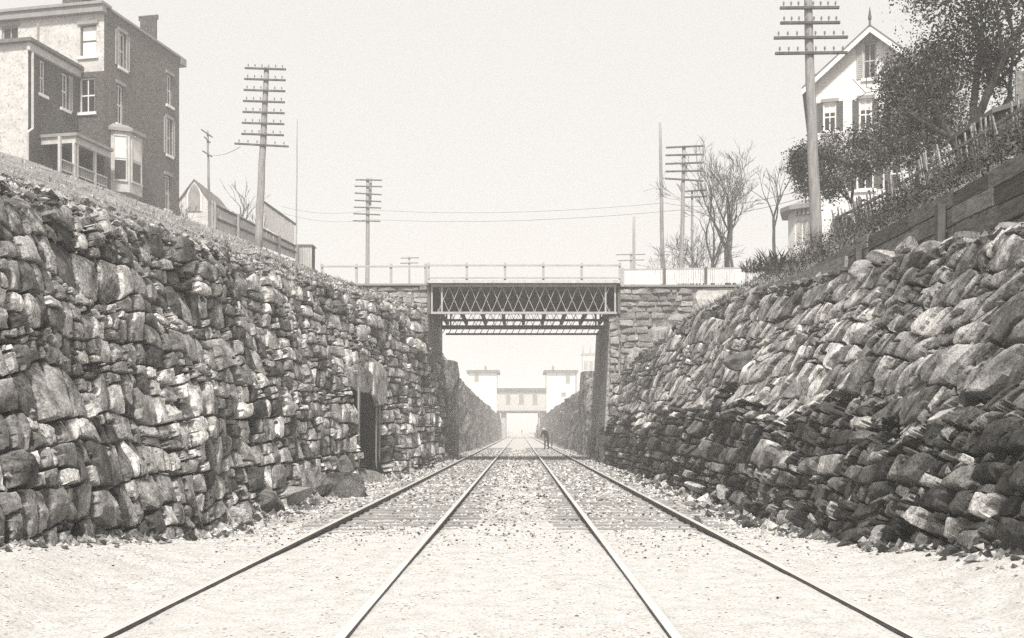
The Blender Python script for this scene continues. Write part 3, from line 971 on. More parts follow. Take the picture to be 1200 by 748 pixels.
def foot_rubble(side, label):
    ST = LST if side < 0 else RST
    V, F, T = [], [], []
    for _ in range(2600):
        y = math.exp(random.uniform(math.log(7.5), math.log(48)))
        b_, pts = station(ST, min(y, 42.5))
        if y < 10 and random.random() < .6: continue
        x = b_ - side * (abs(random.gauss(0, .32 if y > 13 else .16)) - .07)
        z = max(gravel_z(x, y) if y < 21.4 else -1, FLOOR - .06)
        r = random.uniform(.025, .10) * random.uniform(.6, 1.4) * min(1.3, max(.4, y / 15)); b = len(V)
        c = Vector((x, y, z + r * .2))
        for d in ((1, 0, 0), (-1, 0, 0), (0, 1, 0), (0, -1, 0), (0, 0, .75), (0, 0, -.75)):
            V.append(tuple(c + Vector([dd * r * random.uniform(.6, 1.4) for dd in d]) + Vector([random.uniform(-.4, .4) * r for _k in range(3)])))
        F += [(b + i, b + j, b + k) for i, j, k in ((0, 2, 4), (2, 1, 4), (1, 3, 4), (3, 0, 4), (2, 0, 5), (1, 2, 5), (3, 1, 5), (0, 3, 5))]
        T += [random.choice([.1, .18, .3, .45, .6, .75] if side < 0 else [.07, .12, .2, .32, .5, .7])] * 6
    mb = MB(); mb.v, mb.f, mb.m = V, F, [0] * len(F)
    tag(obj('wall_foot_rubble', mb, M['stone'], tone=T), label, 'rubble', kind='stuff')
foot_rubble(-1, 'small broken rubble strewn along the foot of the left wall')
foot_rubble(1, 'small broken rubble strewn along the foot of the right wall')
# rocks lying at the wall feet
ROCKS_L = [
 (365, 574, 21.0, (.5, .7, .45), .40, 'largest blocky rock in the fallen heap left of the dark recess'),
 (338, 590, 18.8, (.4, .6, .36), .34, 'mid grey rock at the front of the fallen heap left of the recess'),
 (392, 580, 21.5, (.45, .7, .5), .22, 'dark rock at the trackside end of the fallen heap near the recess'),
 (352, 558, 21.5, (.4, .6, .4), .5, 'pale rock on top of the fallen heap left of the recess'),
 (312, 596, 17.5, (.4, .5, .34), .2, 'dark angular rock leaning on the left wall before the fallen heap'),
 (338, 572, 20.0, (.35, .6, .5), .28, 'tall grey rock wedged between the fallen heap and the left wall'),
 (268, 612, 15.4, (.3, .4, .24), .5, 'pale rock at the left wall foot opposite the first rail joint'),
 (405, 570, 23.5, (.35, .6, .3), .38, 'low grey rock just before the sill of the recess'),
 (205, 618, 13.4, (.28, .36, .22), .55, 'pale rock half sunk in gravel at the left wall'),
 (300, 612, 15.6, (.16, .2, .12), .08, 'small black rock on the gravel beside the left rail'),
 (430, 560, 27.5, (.45, 1.0, .22), .42, 'flat rock forming the doorstep of the dark recess'),
 (125, 612, 11.4, (.3, .42, .26), .6, 'light rock on the gravel bank near the left frame edge'),
 (28, 622, 9.6, (.26, .42, .27), .62, 'light boulder in the bottom left corner of the left wall')]
for (px, py, Z, sz, t, lab) in ROCKS_L:
    loose(px, py, Z, sz, t, lab, 'loose rocks along the foot of the left wall')
ROCKS_R = [
 (932, 612, 15.0, (.22, .28, .3), .10, 'upright black rock under a pale flat cap at the right wall foot'),
 (938, 600, 15.2, (.20, .22, .08), .62, 'pale flat rock perched on the upright black one'),
 (975, 598, 14.2, (.34, .4, .28), .13, 'wide dark rock right of the capped black one'),
 (1008, 604, 13.2, (.34, .40, .26), .30, 'mid grey block standing between two dark rocks at the right wall'),
 (1062, 606, 11.8, (.3, .4, .25), .34, 'grey rock rising from the gravel bank at the lower right'),
 (1035, 590, 12.7, (.24, .3, .26), .12, 'dark rock leaning on the right wall behind the grey blocks'),
 (985, 620, 13.2, (.2, .26, .16), .4, 'small pale rock on the gravel in front of the wide dark one'),
 (1100, 612, 11.0, (.24, .3, .22), .2, 'dull rock half buried in the lower right gravel bank'),
 (880, 590, 17.3, (.2, .3, .16), .3, 'grey rock beside the right rail, left of the black upright one'),
 (850, 580, 19.0, (.2, .3, .16), .45, 'paler rock farther along the foot of the right wall'),
 (1150, 606, 10.2, (.28, .34, .24), .26, 'rightmost rock on the gravel bank below the right wall'),
 (815, 572, 20.5, (.2, .3, .12), .5, 'farthest pale rock lying at the foot of the right wall')]
for (px, py, Z, sz, t, lab) in ROCKS_R:
    loose(px, py, Z, sz, t, lab, 'loose rocks along the foot of the right wall')
for (px, py, Z, sz, t, lab) in [
 (905, 424, 21.2, (.5, 1.2, .30), .16, 'long dark slab jutting from the middle of the right wall'),
 (985, 467, 16.5, (.4, .8, .28), .2, 'nearest dark slab jutting low from the right wall')]:
    loose(px, py, Z, sz, t, lab, 'overhanging slabs on the ledge of the right wall', name='rock_slab')
for (px, py, Z, sz, t, lab) in [
 (1042, 308, 15.4, (.3, .5, .2), .62, 'palest broken stone on the right wall top below the planks'),
 (1062, 300, 14.8, (.28, .4, .22), .5, 'pale stone next to the palest one on the right wall top'),
 (1095, 300, 14.0, (.25, .4, .24), .3, 'grey stone in the middle of the row on the right wall top'),
 (1120, 288, 13.4, (.35, .5, .14), .6, 'flat pale stone on the right wall top under the plank end'),
 (1150, 292, 12.8, (.3, .4, .2), .22, 'dark stone on the right wall top near the frame edge'),
 (1185, 280, 12.0, (.3, .4, .2), .3, 'rightmost stone lying on the right wall top'),
 (1010, 318, 16.4, (.25, .4, .2), .35, 'leftmost loose stone on the right wall top beside the plank post')]:
    loose(px, py, Z, sz, t, lab, 'broken stones along the top of the right wall', sink=0.3)

# ------------------------------------------------------------------ bridge
BY = [43.0, 45.8, 48.5]
def block_face(root, y, x0, x1, z0, z1, tones, hole=None, names='stone_block', lean=0.0):
    """coursed blocks on a wall facing the camera at depth y"""
    z = z1
    while z > z0:
        ch = random.uniform(0.20, 0.36)
        x = x0 + random.uniform(-0.3, 0)
        while x < x1:
            w = random.uniform(0.28, 0.95)
            a, b = max(x, x0), min(x + w, x1)
            if b - a > 0.12 and not (hole and hole((a + b) / 2, z - ch / 2)):
                poly = [(a + random.uniform(-.04, .04), z - ch + random.uniform(-.05, .05)), (b + random.uniform(-.05, .03), z - ch + random.uniform(-.06, .06)), (b + random.uniform(-.05, .03), z + random.uniform(-.07, .04)), (a + random.uniform(-.04, .04), z + random.uniform(-.07, .03))]
                mb = stone_mesh(poly, lambda u, v, o: Vector((u, y - o, v)), 0.02, random.uniform(0.03, 0.16), 0.04, 0.16, back=-0.05, nmin=12, chop=0.15, seed=random.uniform(0, 50))
                obj(names, mb, M['block'], root, tone=random.choice(tones))
            x += w
        z -= ch
def build_abutments():
    root = thing('bridge_abutment', 'coursed stone abutment under the left end of the road bridge', 'abutment', (-6, 44, 0))
    mb = MB().box(-8.6, -3.85, 43.08, 51, 5.0, 7.34)
    mb.box8([(-5.2, 43.10, -0.2), (-3.95, 43.10, -0.2), (-3.95, 50.9, -0.2), (-5.2, 50.9, -0.2), (-5.2, 43.10, 6.12), (-3.86, 43.10, 6.12), (-3.86, 50.9, 6.12), (-5.2, 50.9, 6.12)])
    obj('core', mb, M['pier'], root)
    block_face(root, 43.05, -8.4, -3.85, 5.2, 7.36, [.34, .38, .42, .46, .30])
    obj('coping', MB().box(-8.7, -3.8, 42.9, 43.5, 7.37, 7.45), M['cornice'], root)
    root = thing('bridge_abutment', 'coursed stone abutment with wing wall under the right end of the road bridge', 'abutment', (6, 44, 0))
    mb = MB().box(4.2, 9.9, 43.08, 51, 2.0, 7.30)
    mb.box8([(3.5, 43.1, -0.2), (5, 43.1, -0.2), (5, 50.9, -0.2), (3.5, 50.9, -0.2), (3.8, 43.1, 6.12), (5, 43.1, 6.12), (5, 50.9, 6.12), (3.8, 50.9, 6.12)])
    obj('core', mb, M['pier'], root)
    block_face(root, 43.05, 4.2, 9.6, 3.0, 7.30, [.24, .28, .32, .36, .22, .42],
               hole=lambda x, z: z < 6.14 and x < 4.1 or (x > 7.4 and z > 6.2))
    block_face(root, 43.06, 3.78, 4.18, 1.6, 6.12, [.3, .36, .4])
    # pale rendered patch near the top of the wing
    poly = [(7.35, 6.9), (7.7, 6.2), (9.7, 6.25), (9.7, 7.28), (7.5, 7.28)]
    mb = stone_mesh(poly, lambda u, v, o: Vector((u, 43.05 - o, v)), 0.0, 0.06, 0.04, 0.03, back=-0.05, nmin=20, chop=0.15, seed=3)
    o = obj('render_patch', mb, M['stucco'], root); o['label'] = 'pale rendered patch'
    obj('coping', MB().box(4.2, 9.7, 42.9, 43.5, 7.32, 7.40), M['cornice'], root)
build_abutments()

def build_bridge():
    root = thing('road_bridge', 'iron lattice girder road bridge with railing across the railway cut', 'bridge', (0.2, 45.8, 6.15))
    x0, x1 = -3.85, 4.2
    zb, zt = 6.18, 7.42
    for gi, y in enumerate(BY):
        gd = MB()
        lm = M['lattice'] if gi == 0 else M['girder']
        xa, xb = (x0 + 0.12, x1 - 0.12)
        xa, xb = xa + 0.01, xb - 0.01
        gd.box(xa, xb, y - 0.10, y + 0.10, zb, zb + 0.09)
        gd.box(xa, xb, y - 0.10, y + 0.10, zt - 0.09, zt)
        for xe in (xa, xb - 0.1, xa + 0.42, xb - 0.5):
            gd.box(xe, xe + 0.07, y - 0.05, y + 0.05, zb + 0.09, zt - 0.09)
        gob = obj('girder', gd, lm, root)
        if gi: obj('web_plate', MB().box(xa, xb, y + 0.11, y + 0.13, zt - 0.52, zt - 0.02), lm, gob)
        n = 16
        for i in range(n):
            a = lerp(xa + 0.3, xb - 0.3, i / n); b = lerp(xa + 0.3, xb - 0.3, (i + 1) / n)
            for (p, q, dy) in ((a, b, -0.03), (b, a, 0.03)):
                mb = MB().beam((p, y + dy, zb + 0.09), (q, y + dy, zt - 0.09), 0.02, 0.055, up=(0, 1, 0))
                obj('lattice_bar', mb, lm, gob)
    for xe in (x0 - 0.03, x1 - 0.09):
        obj('end_plate', MB().box(xe, xe + 0.12, BY[0] - 0.04, BY[2] + 0.1, zb, zt), M['girder'], root)
    # cross beams and deck planks seen from below
    for i in range(9):
        x = lerp(x0 + 0.45, x1 - 0.45, i / 8)
        obj('cross_beam', MB().box(x - 0.07, x + 0.07, BY[0] + 0.12, BY[2] - 0.12, zb + 0.10, zb + 0.24), M['girder'], root)
    k = 24
    for i in range(k):
        ya, yb = lerp(42.75, 48.9, i / k), lerp(42.75, 48.9, (i + 0.95) / k)
        obj('deck_plank', MB().box(x0 - 0.02, x1 + 0.02, ya, yb, 7.43, 7.52), M['deckunder'], root)
    obj('deck_edge', MB().box(-3.84, 4.19, 42.66, 42.74, 7.44, 7.56), M['palewood'], root)
    # bottom chord bracing of the far girders
    for gi in (1, 2):
        y = BY[gi]
        for i in range(26):
            x = lerp(x0 + 0.2, x1 - 0.4, i / 25)
            obj('brace', MB().beam((x, y, zb - 0.28), (x + 0.16, y, zb + 0.02), 0.03, 0.05, up=(0, 1, 0)), M['girder'], root)
        obj('bottom_chord', MB().box(x0 + 0.35, x1 - 0.45, y - 0.08, y + 0.08, zb - 0.36, zb - 0.28), M['girder'], root)
    return root
build_bridge()

def railing(label, pts, z0f, top, mid, nposts, mat_, post_h=0.78):
    """post and rail fence along pts[0]..pts[1]"""
    a, b = Vector(pts[0]), Vector(pts[1])
    root = thing('railing', label, 'railing', (a + b) / 2)
    for i in range(nposts):
        p = a.lerp(b, i / (nposts - 1))
        obj('post', MB().box(p.x - 0.05, p.x + 0.05, p.y - 0.05, p.y + 0.05, p.z - 0.05, p.z + post_h), mat_, root)
    off = Vector((0, -0.075, 0))
    for h, w in ((top, 0.07), (mid, 0.06)):
        if h: obj('rail', MB().beam(a + off + Vector((0, 0, h)), b + off + Vector((0, 0, h)), 0.045, w), mat_, root)
    return root
# near railing : spans bridge and left approach
zr = 7.53
railing('grey post and rail railing along the near edge of the bridge', [(-3.82, 42.86, zr), (4.2, 42.86, zr)], None, 0.66, 0.14, 6, M['lattice'])
railing('grey post and rail railing on the left bridge approach', [(-8.3, 42.95, 7.5), (-3.95, 42.95, 7.5)], None, 0.66, 0, 4, M['lattice'])
# right approach fence of thin pale pickets with dark posts
def approach_fence():
    a, b = Vector((4.32, 42.95, 7.42)), Vector((9.6, 43.3, 7.55))
    root = thing('picket_fence', 'pale close picket fence with dark posts on the right bridge approach', 'fence', (a + b) / 2)
    k = 3
    for i in range(k):
        p, q = a.lerp(b, i / k), a.lerp(b, (i + 1) / k)
        mb = MB()
        m_ = 24
        for j in range(m_):
            t0, t1 = (j + 0.12) / m_, (j + 0.88) / m_
            u, v = p.lerp(q, t0), p.lerp(q, t1)
            mb.box8([u, v, v + Vector((0, .02, 0)), u + Vector((0, .02, 0)), u + Vector((0, 0, .58)), v + Vector((0, 0, .58)), v + Vector((0, .02, .58)), u + Vector((0, .02, .58))])
        o = obj('picket_panel', mb, M['whitepaint'], root); o['kind'] = 'stuff'
        obj('rail', MB().beam(p + Vector((0, 0.04, 0.62)), q + Vector((0, 0.04, 0.62)), 0.07, 0.06), M['lattice'], root)
    for t in (0.0, 1 / 3, 2 / 3, 1.0):
        p = a.lerp(b, t)
        obj('post', MB().box(p.x - .05, p.x + .05, p.y - .10, p.y - .02, p.z - .1, p.z + .68), M['girder'] if 0 < t < 1 else M['lattice'], root)
approach_fence()
# far railing of the bridge
railing('far railing on the back edge of the road bridge deck', [(-3.82, 48.8, zr), (4.2, 48.8, zr)], None, 0.62, 0.14, 6, M['lattice'], post_h=0.68)

# ------------------------------------------------------------------ rock cut beyond the bridge: rough faces in front of the terrain backing
def far_rock(side, y0, y1, label):
    ST = LST if side < 0 else RST
    mb = MB()
    ys = np.exp(np.linspace(math.log(y0), math.log(y1), 60)); nh = 16
    for y in ys:
        b, pts = station(ST, y)
        T = pts[0]
        for k in range(nh):
            t = k / (nh - 1)
            x = lerp(b, T[0], t); z = lerp(FLOOR - 0.2, T[1] + 0.05, t)
            if k == nh - 1: x += side * 0.7
            nn = 0.35 * noise.noise(Vector((y * 0.25, z * 0.5, side * 9))) + 0.22 * noise.noise(Vector((y * 0.7, z * 1.3, side * 5))) + 0.10 * random.uniform(-1, 1)
            mb.v.append((x - side * nn * 0.8 + side * 0.10, y + random.uniform(-.1, .1), z + 0.3 * noise.noise(Vector((y * 0.3, 1, side))) * t))
    for i in range(len(ys) - 1):
        for k in range(nh - 1):
            a = i * nh + k
            f = (a, a + nh, a + nh + 1, a + 1)
            mb.f.append(f if side < 0 else tuple(reversed(f))); mb.m.append(0)
    o = obj('cliff', mb, M['rock'])
    tag(o, label, 'cliff')
far_rock(-1, 51.2, 240, 'rough grey rock face left of the tracks beyond the bridge')
far_rock(1, 51.2, 240, 'rough grey rock face right of the tracks beyond the bridge')
# dark rock pillars standing proud of the far faces
for (x, y, sx, sy, z, lab) in [(-3.75, 54, .55, 2.0, 4.9, 'dark rock buttress just past the bridge on the left'), (3.95, 58, .55, 1.6, 4.6, 'dark rock buttress just past the bridge on the right')]:
    mb = MB()
    n = 9; rows = 9
    for k in range(rows):
        zz = lerp(-0.3, z, k / (rows - 1))
        for j in range(n):
            a = 2 * math.pi * j / n
            r = 1 + 0.18 * noise.noise(Vector((math.cos(a) * 2, math.sin(a) * 2, zz + x)))
            r *= (0.9 if k == rows - 1 else 1)
            mb.v.append((x + math.cos(a) * sx * r, y + math.sin(a) * sy * r, zz))
    for k in range(rows - 1):
        for j in range(n):
            mb.f.append((k * n + j, k * n + (j + 1) % n, (k + 1) * n + (j + 1) % n, (k + 1) * n + j)); mb.m.append(0)
    mb.f.append(tuple((rows - 1) * n + j for j in range(n))); mb.m.append(0)
    tag(obj('rock_buttress', mb, M['rock']), lab, 'rock')

# ------------------------------------------------------------------ buildings
def wall_holes(mb, org, U, N, u0, u1, z0, z1, holes, depth=0.16, mi=0):
    """wall rectangle with openings and reveals. U: horizontal unit vector, N: outward normal"""
    us = sorted(set([u0, u1] + [h[0] for h in holes] + [h[1] for h in holes]))
    zs = sorted(set([z0, z1] + [h[2] for h in holes] + [h[3] for h in holes]))
    us = [u for u in us if u0 <= u <= u1]; zs = [z for z in zs if z0 <= z <= z1]
    pt = lambda u, z, d=0: org + U * u + Vector((0, 0, z)) - N * d
    flip = U.cross(Vector((0, 0, 1))).dot(N) < 0
    def quad(a, b, c, d):
        mb.add([a, b, c, d], [(0, 1, 2, 3) if not flip else (3, 2, 1, 0)], mi)
    for i in range(len(us) - 1):
        for j in range(len(zs) - 1):
            cu, cz = (us[i] + us[i + 1]) / 2, (zs[j] + zs[j + 1]) / 2
            if any(h[0] < cu < h[1] and h[2] < cz < h[3] for h in holes): continue
            quad(pt(us[i], zs[j]), pt(us[i + 1], zs[j]), pt(us[i + 1], zs[j + 1]), pt(us[i], zs[j + 1]))
    for (a, b, c, d) in holes:
        quad(pt(a, c), pt(a, c, depth), pt(a, d, depth), pt(a, d))
        quad(pt(b, c, depth), pt(b, c), pt(b, d), pt(b, d, depth))
        quad(pt(a, c), pt(b, c), pt(b, c, depth), pt(a, c, depth))
        quad(pt(a, d, depth), pt(b, d, depth), pt(b, d), pt(a, d))

def obox(mb, org, U, N, u0, u1, z0, z1, n0, n1, mi=0):
    """box in a wall's frame, n measured outwards"""
    pt = lambda u, z, n: org + U * u + Vector((0, 0, z)) + N * n
    vs = [pt(u0, z0, n0), pt(u1, z0, n0), pt(u1, z0, n1), pt(u0, z0, n1), pt(u0, z1, n0), pt(u1, z1, n0), pt(u1, z1, n1), pt(u0, z1, n1)]
    fs = [(3, 2, 1, 0), (4, 5, 6, 7), (0, 1, 5, 4), (1, 2, 6, 5), (2, 3, 7, 6), (3, 0, 4, 7)]
    if U.cross(N).z < 0: fs = [tuple(reversed(f)) for f in fs]
    return mb.add(vs, fs, mi)

def window(root, org, U, N, h, muntin_v=1, muntin_h=1, sill=True, blind=0.0, frame=None, shutters=None, head=False, fw=0.07, depth=0.16):
    a, b, c, d = h
    frame = frame or M['whitepaint']
    mb = MB()
    n0, n1 = -depth - 0.01, -depth + 0.07
    obox(mb, org, U, N, a, a + fw, c, d, n0, n1); obox(mb, org, U, N, b - fw, b, c, d, n0, n1)
    obox(mb, org, U, N, a + fw, b - fw, c, c + fw, n0, n1); obox(mb, org, U, N, a + fw, b - fw, d - fw, d, n0, n1)
    for i in range(muntin_v):
        u = lerp(a, b, (i + 1) / (muntin_v + 1)); obox(mb, org, U, N, u - .025, u + .025, c + fw, d - fw, n0, n1 - 0.01)
    for i in range(muntin_h):
        z = lerp(c, d, (i + 1) / (muntin_h + 1)); obox(mb, org, U, N, a + fw, b - fw, z - .035, z + .035, n0, n1 - 0.02)
    w = obj('window', mb, frame, root)
    mb = MB(); obox(mb, org, U, N, a + 0.01, b - 0.01, c + 0.01, d - 0.01, -depth - 0.005, -depth + 0.025)
    obj('pane', mb, M['glass'], w)
    if blind > 0:
        mb = MB(); obox(mb, org, U, N, a + fw, b - fw, lerp(d, c, blind), d - fw, -depth + 0.026, -depth + 0.034)
        obj('blind', mb, M['curtain'], w)
    if sill:
        mb = MB(); obox(mb, org, U, N, a - 0.12, b + 0.12, c - 0.14, c - 0.002, -0.05, 0.10)
        obj('sill', mb, M['whitepaint'], w)
    if head:
        mb = MB(); obox(mb, org, U, N, a - 0.12, b + 0.12, d + 0.002, d + 0.16, -0.02, 0.09)
        obj('lintel', mb, M['cornice'], w)
    if shutters:
        sw = (b - a) * 0.5
        for s0, s1, key in ((a - sw - 0.02, a - 0.02, 'l'), (b + 0.02, b + sw + 0.02, 'r')):
            if key not in shutters[1]: continue
            mb = MB()
            obox(mb, org, U, N, s0, s0 + 0.06, c, d, 0.01, 0.06); obox(mb, org, U, N, s1 - 0.06, s1, c, d, 0.01, 0.06)
            z = c
            while z < d - 0.03:
                obox(mb, org, U, N, s0 + 0.06, s1 - 0.06, z, min(z + 0.075, d), 0.012, 0.04); z += 0.1
            obj('shutter', mb, shutters[0], root)
    return w

# ---------------- left brick house
def build_left_house():
    a = math.atan(243 / 1200.0)
    ds = Vector((math.sin(a), math.cos(a), 0))          # along the side wall, away from us
    df = Vector((-math.cos(a), math.sin(a), 0))         # along the front, to the left
    C = P(122, 8, 50.0)
    zr = C.z
    C = Vector((C.x, C.y, 0))
    Ns, Nf = -df, -ds
    root = thing('brick_house', 'tall dark brick house with pale front and bay window on the left hill', 'house', (C.x, C.y, 11.5))
    L = hit(210, 68, C, Ns); Ls = (L - C).dot(ds)
    W = 12.5
    zb = 9.5
    def side_h(px0, px1, py0, py1):
        p, q = hit(px0, (py0 + py1) / 2, C, Ns), hit(px1, (py0 + py1) / 2, C, Ns)
        u0, u1 = (p - C).dot(ds), (q - C).dot(ds)
        m_ = (px0 + px1) / 2
        return (u0, u1, hit(m_, py1, C, Ns).z, hit(m_, py0, C, Ns).z)
    def front_h(px0, px1, py0, py1):
        p, q = hit(px1, (py0 + py1) / 2, C, Nf), hit(px0, (py0 + py1) / 2, C, Nf)
        u0, u1 = (p - C).dot(df), (q - C).dot(df)
        m_ = (px0 + px1) / 2
        return (u0, u1, hit(m_, py1, C, Nf).z, hit(m_, py0, C, Nf).z)
    sh = [side_h(139, 147, 39, 80), side_h(137, 144.5, 100, 146), side_h(195.5, 201.5, 88, 124), side_h(195, 201, 140, 182), side_h(193.5, 199.5, 206, 246)]
    fh = [front_h(94, 113, 29, 66), front_h(93, 111, 91, 132), front_h(2, 21, 31, 50)]
    mb = MB(); wall_holes(mb, C, ds, Ns, 0, Ls, zb, zr, sh)
    # back and far wall close the block
    B = C + df * W
    mb.add([C + ds * Ls + Vector((0, 0, zb)), B + ds * Ls + Vector((0, 0, zb)), B + ds * Ls + Vector((0, 0, zr)), C + ds * Ls + Vector((0, 0, zr))], [(0, 1, 2, 3)])
    mb.add([B + Vector((0, 0, zb)), B + ds * Ls + Vector((0, 0, zb)), B + ds * Ls + Vector((0, 0, zr)), B + Vector((0, 0, zr))], [(3, 2, 1, 0)])
    obj('brick_wall', mb, M['brick'], root, loc=C + Vector((0, 0, zb)))
    zsplit = hit(110, 84, C, Nf).z
    mb = MB(); wall_holes(mb, C, df, Nf, 0, W, zsplit, zr, [h for h in fh if h[3] > zsplit])
    o = obj('rendered_wall', mb, M['stucco'], root); o['label'] = 'pale rendered upper front wall'
    mb = MB(); wall_holes(mb, C, df, Nf, 0, W, zb, zsplit, [h for h in fh if h[3] <= zsplit])
    obj('brick_wall', mb, M['brick2'], root, loc=C + Vector((0, 0, zb)))
    window(root, C, ds, Ns, sh[0], 1, 1, shutters=(M['paleshutter'], 'lr'), head=True)
    window(root, C, ds, Ns, sh[1], 1, 1, head=True)
    window(root, C, ds, Ns, sh[2], 1, 1, head=True)
    window(root, C, ds, Ns, sh[3], 1, 1, shutters=(M['paleshutter'], 'lr'), head=True)
    window(root, C, ds, Ns, sh[4], 1, 1, head=True)
    window(root, C, df, Nf, fh[0], 0, 1, blind=0.94, head=True, frame=M['darkwood'])
    window(root, C, df, Nf, fh[1], 1, 1, blind=0.0)
    window(root, C, df, Nf, fh[2], 1, 0, head=True, frame=M['paleshutter'], sill=False)
    # roof, parapet cornice and chimneys
    mb = MB()
    obox(mb, C, df, Nf, -0.12, W, zr - 0.32, zr + 0.02, -0.02, 0.30)
    obox(mb, C, df, Nf, -0.16, W, zr + 0.02, zr + 0.16, -0.4, 0.40)
    obj('cornice', mb, M['cornice'], root)
    mb = MB(); obox(mb, C, ds, Ns, 0.42, Ls + 0.25, zr - 0.02, zr + 0.10, -0.30, 0.10)
    obox(mb, C, ds, Ns, Ls + 0.02, Ls + 0.55, zr - 0.35, zr + 0.06, -0.6, 0.14)
    obj('coping', mb, M['cornice'], root)
    mb = MB(); obox(mb, C, ds, Ns, 0.4, Ls, zr - 0.10, zr - 0.01, -W, -0.32)
    obj('roof', mb, M['roof'], root)
    c1 = side_h(176, 189, 27, 50); c1 = (c1[0] + 0.7, c1[1] - 0.5, c1[2], c1[3] + 0.35)
    mb = MB(); obox(mb, C, ds, Ns, c1[0], c1[1], zr - 0.3, c1[3] - 0.12, -0.95, -0.02)
    obox(mb, C, ds, Ns, c1[0] - 0.1, c1[1] + 0.1, c1[3] - 0.12, c1[3] + 0.12, -1.05, 0.08)
    obj('chimney', mb, M['brick2'], root)
    c2 = front_h(55, 78, 0, 10)
    mb = MB(); obox(mb, C, df, Nf, c2[0], c2[1], zr, c2[3] + 0.7, -2.2, -1.2)
    obox(mb, C, df, Nf, c2[0] - .1, c2[1] + .1, c2[3] + 0.7, c2[3] + .9, -2.3, -1.1)
    obj('chimney', mb, M['brick2'], root)
    # bay window on the side wall
    q = side_h(130, 151, 153, 222)
    u0, u1, z0, z1 = 0.55, side_h(157, 158, 170, 180)[0], hit(140, 222, C, Ns).z, hit(140, 158, C, Ns).z
    dp = 0.75
    bay = MB()
    f = [(u0, 0), (u0 + 0.45, dp), (u1 - 0.45, dp), (u1, 0)]
    pt = lambda u, n, z: C + ds * u + Ns * n + Vector((0, 0, z))
    vs = [pt(u, n, z0 - 0.25) for u, n in f] + [pt(u, n, z1) for u, n in f]
    bay.add(vs, [(0, 1, 5, 4), (1, 2, 6, 5), (2, 3, 7, 6), (3, 2, 1, 0)])
    bo = obj('bay_window', bay, M['trim'], root)
    rf = MB()
    f2 = [(u0 - .2, 0), (u0 + .4, dp + .2), (u1 - .4, dp + .2), (u1 + .2, 0)]
    f3 = [(u0 + .2, 0), (u0 + .7, dp - .3), (u1 - .7, dp - .3), (u1 - .2, 0)]
    vs = [pt(u, n, z1) for u, n in f2] + [pt(u, n, z1 + .16) for u, n in f2] + [pt(u, n, z1 + .42) for u, n in f3]
    rf.add(vs, [(3, 2, 1, 0), (0, 1, 5, 4), (1, 2, 6, 5), (2, 3, 7, 6), (4, 5, 9, 8), (5, 6, 10, 9), (6, 7, 11, 10), (8, 9, 10, 11)])
    obj('bay_roof', rf, M['cornice'], bo)
    for k in range(3):
        pa, pb = f[k], f[k + 1]
        A = pt(pa[0], pa[1], 0); Bp = pt(pb[0], pb[1], 0)
        U = (Bp - A); Lw = U.length; U.normalize()
        Nn = Vector((U.y, -U.x, 0))
        if Nn.dot(Ns) < 0: Nn = -Nn
        h = (0.18, Lw - 0.18, z0 + 0.35, z1 - 0.25)
        mb = MB(); obox(mb, A, U, Nn, h[0], h[1], h[2], h[3], 0.004, 0.02)
        pn = obj('pane', mb, M['glass'], bo)
        mb = MB()
        obox(mb, A, U, Nn, h[0] - .06, h[0], h[2], h[3], 0.002, 0.06); obox(mb, A, U, Nn, h[1], h[1] + .06, h[2], h[3], 0.002, 0.06)
        obox(mb, A, U, Nn, h[0] - .06, h[1] + .06, h[3], h[3] + .08, 0.002, 0.07); obox(mb, A, U, Nn, h[0] - .08, h[1] + .08, h[2] - .1, h[2], 0.002, 0.09)
        obox(mb, A, U, Nn, h[0], h[1], (h[2] + h[3]) / 2 - .03, (h[2] + h[3]) / 2 + .03, 0.02, 0.05)
        obj('sash', mb, M['trim'], bo)
        if k != 2:
            mb = MB(); obox(mb, A, U, Nn, h[0], h[1], lerp(h[3], h[2], 0.55), h[3], 0.021, 0.03)
            obj('blind', mb, M['curtain'], bo)
    # ---- low wing towards us
    J = hit(92, 83, C, Nf)                                # where the wing's side meets the main front
    zw = J.z
    J = Vector((J.x, J.y, 0))
    E = hit(33, 50, J, Ns)
    Lw = (J - E).dot(ds)
    K = J - ds * Lw                                       # near corner of the wing
    def wside(px0, px1, py0, py1):
        p, q = hit(px0, (py0 + py1) / 2, K, Ns), hit(px1, (py0 + py1) / 2, K, Ns)
        m_ = (px0 + px1) / 2
        return ((p - K).dot(ds), (q - K).dot(ds), hit(m_, py1, K, Ns).z, hit(m_, py0, K, Ns).z)
    wh = [wside(46.5, 53.5, 71, 111), wside(72, 80, 86, 128)]
    door = wside(98, 107, 182, 212)
    mb = MB(); wall_holes(mb, K, ds, Ns, 0, Lw, zb, zw, wh)
    obj('wing_wall', mb, M['brick2'], root, loc=K + Vector((0, 0, zb)))
    mb = MB(); wall_holes(mb, K, df, Nf, 0, 7, zb, zw, [])
    o = obj('wing_front', mb, M['stucco'], root); o['label'] = 'pale rendered front wall of the low wing'
    mb = MB(); obox(mb, K, ds, Ns, -0.25, Lw - 0.03, zw, zw + 0.16, -7, 0.32)
    obj('wing_roof', mb, M['roof'], root)
    mb = MB(); obox(mb, K, ds, Ns, -0.1, Lw - 0.03, zw - 0.36, zw - 0.01, 0.0, 0.16)
    obj('eaves_board', mb, M['trim'], root)
    window(root, K, ds, Ns, wh[0], 1, 1)
    window(root, K, ds, Ns, wh[1], 1, 1, shutters=(M['paleshutter'], 'r'))
    # down pipe at the wing's corner
    zp = hit(33, 150, K, Ns).z
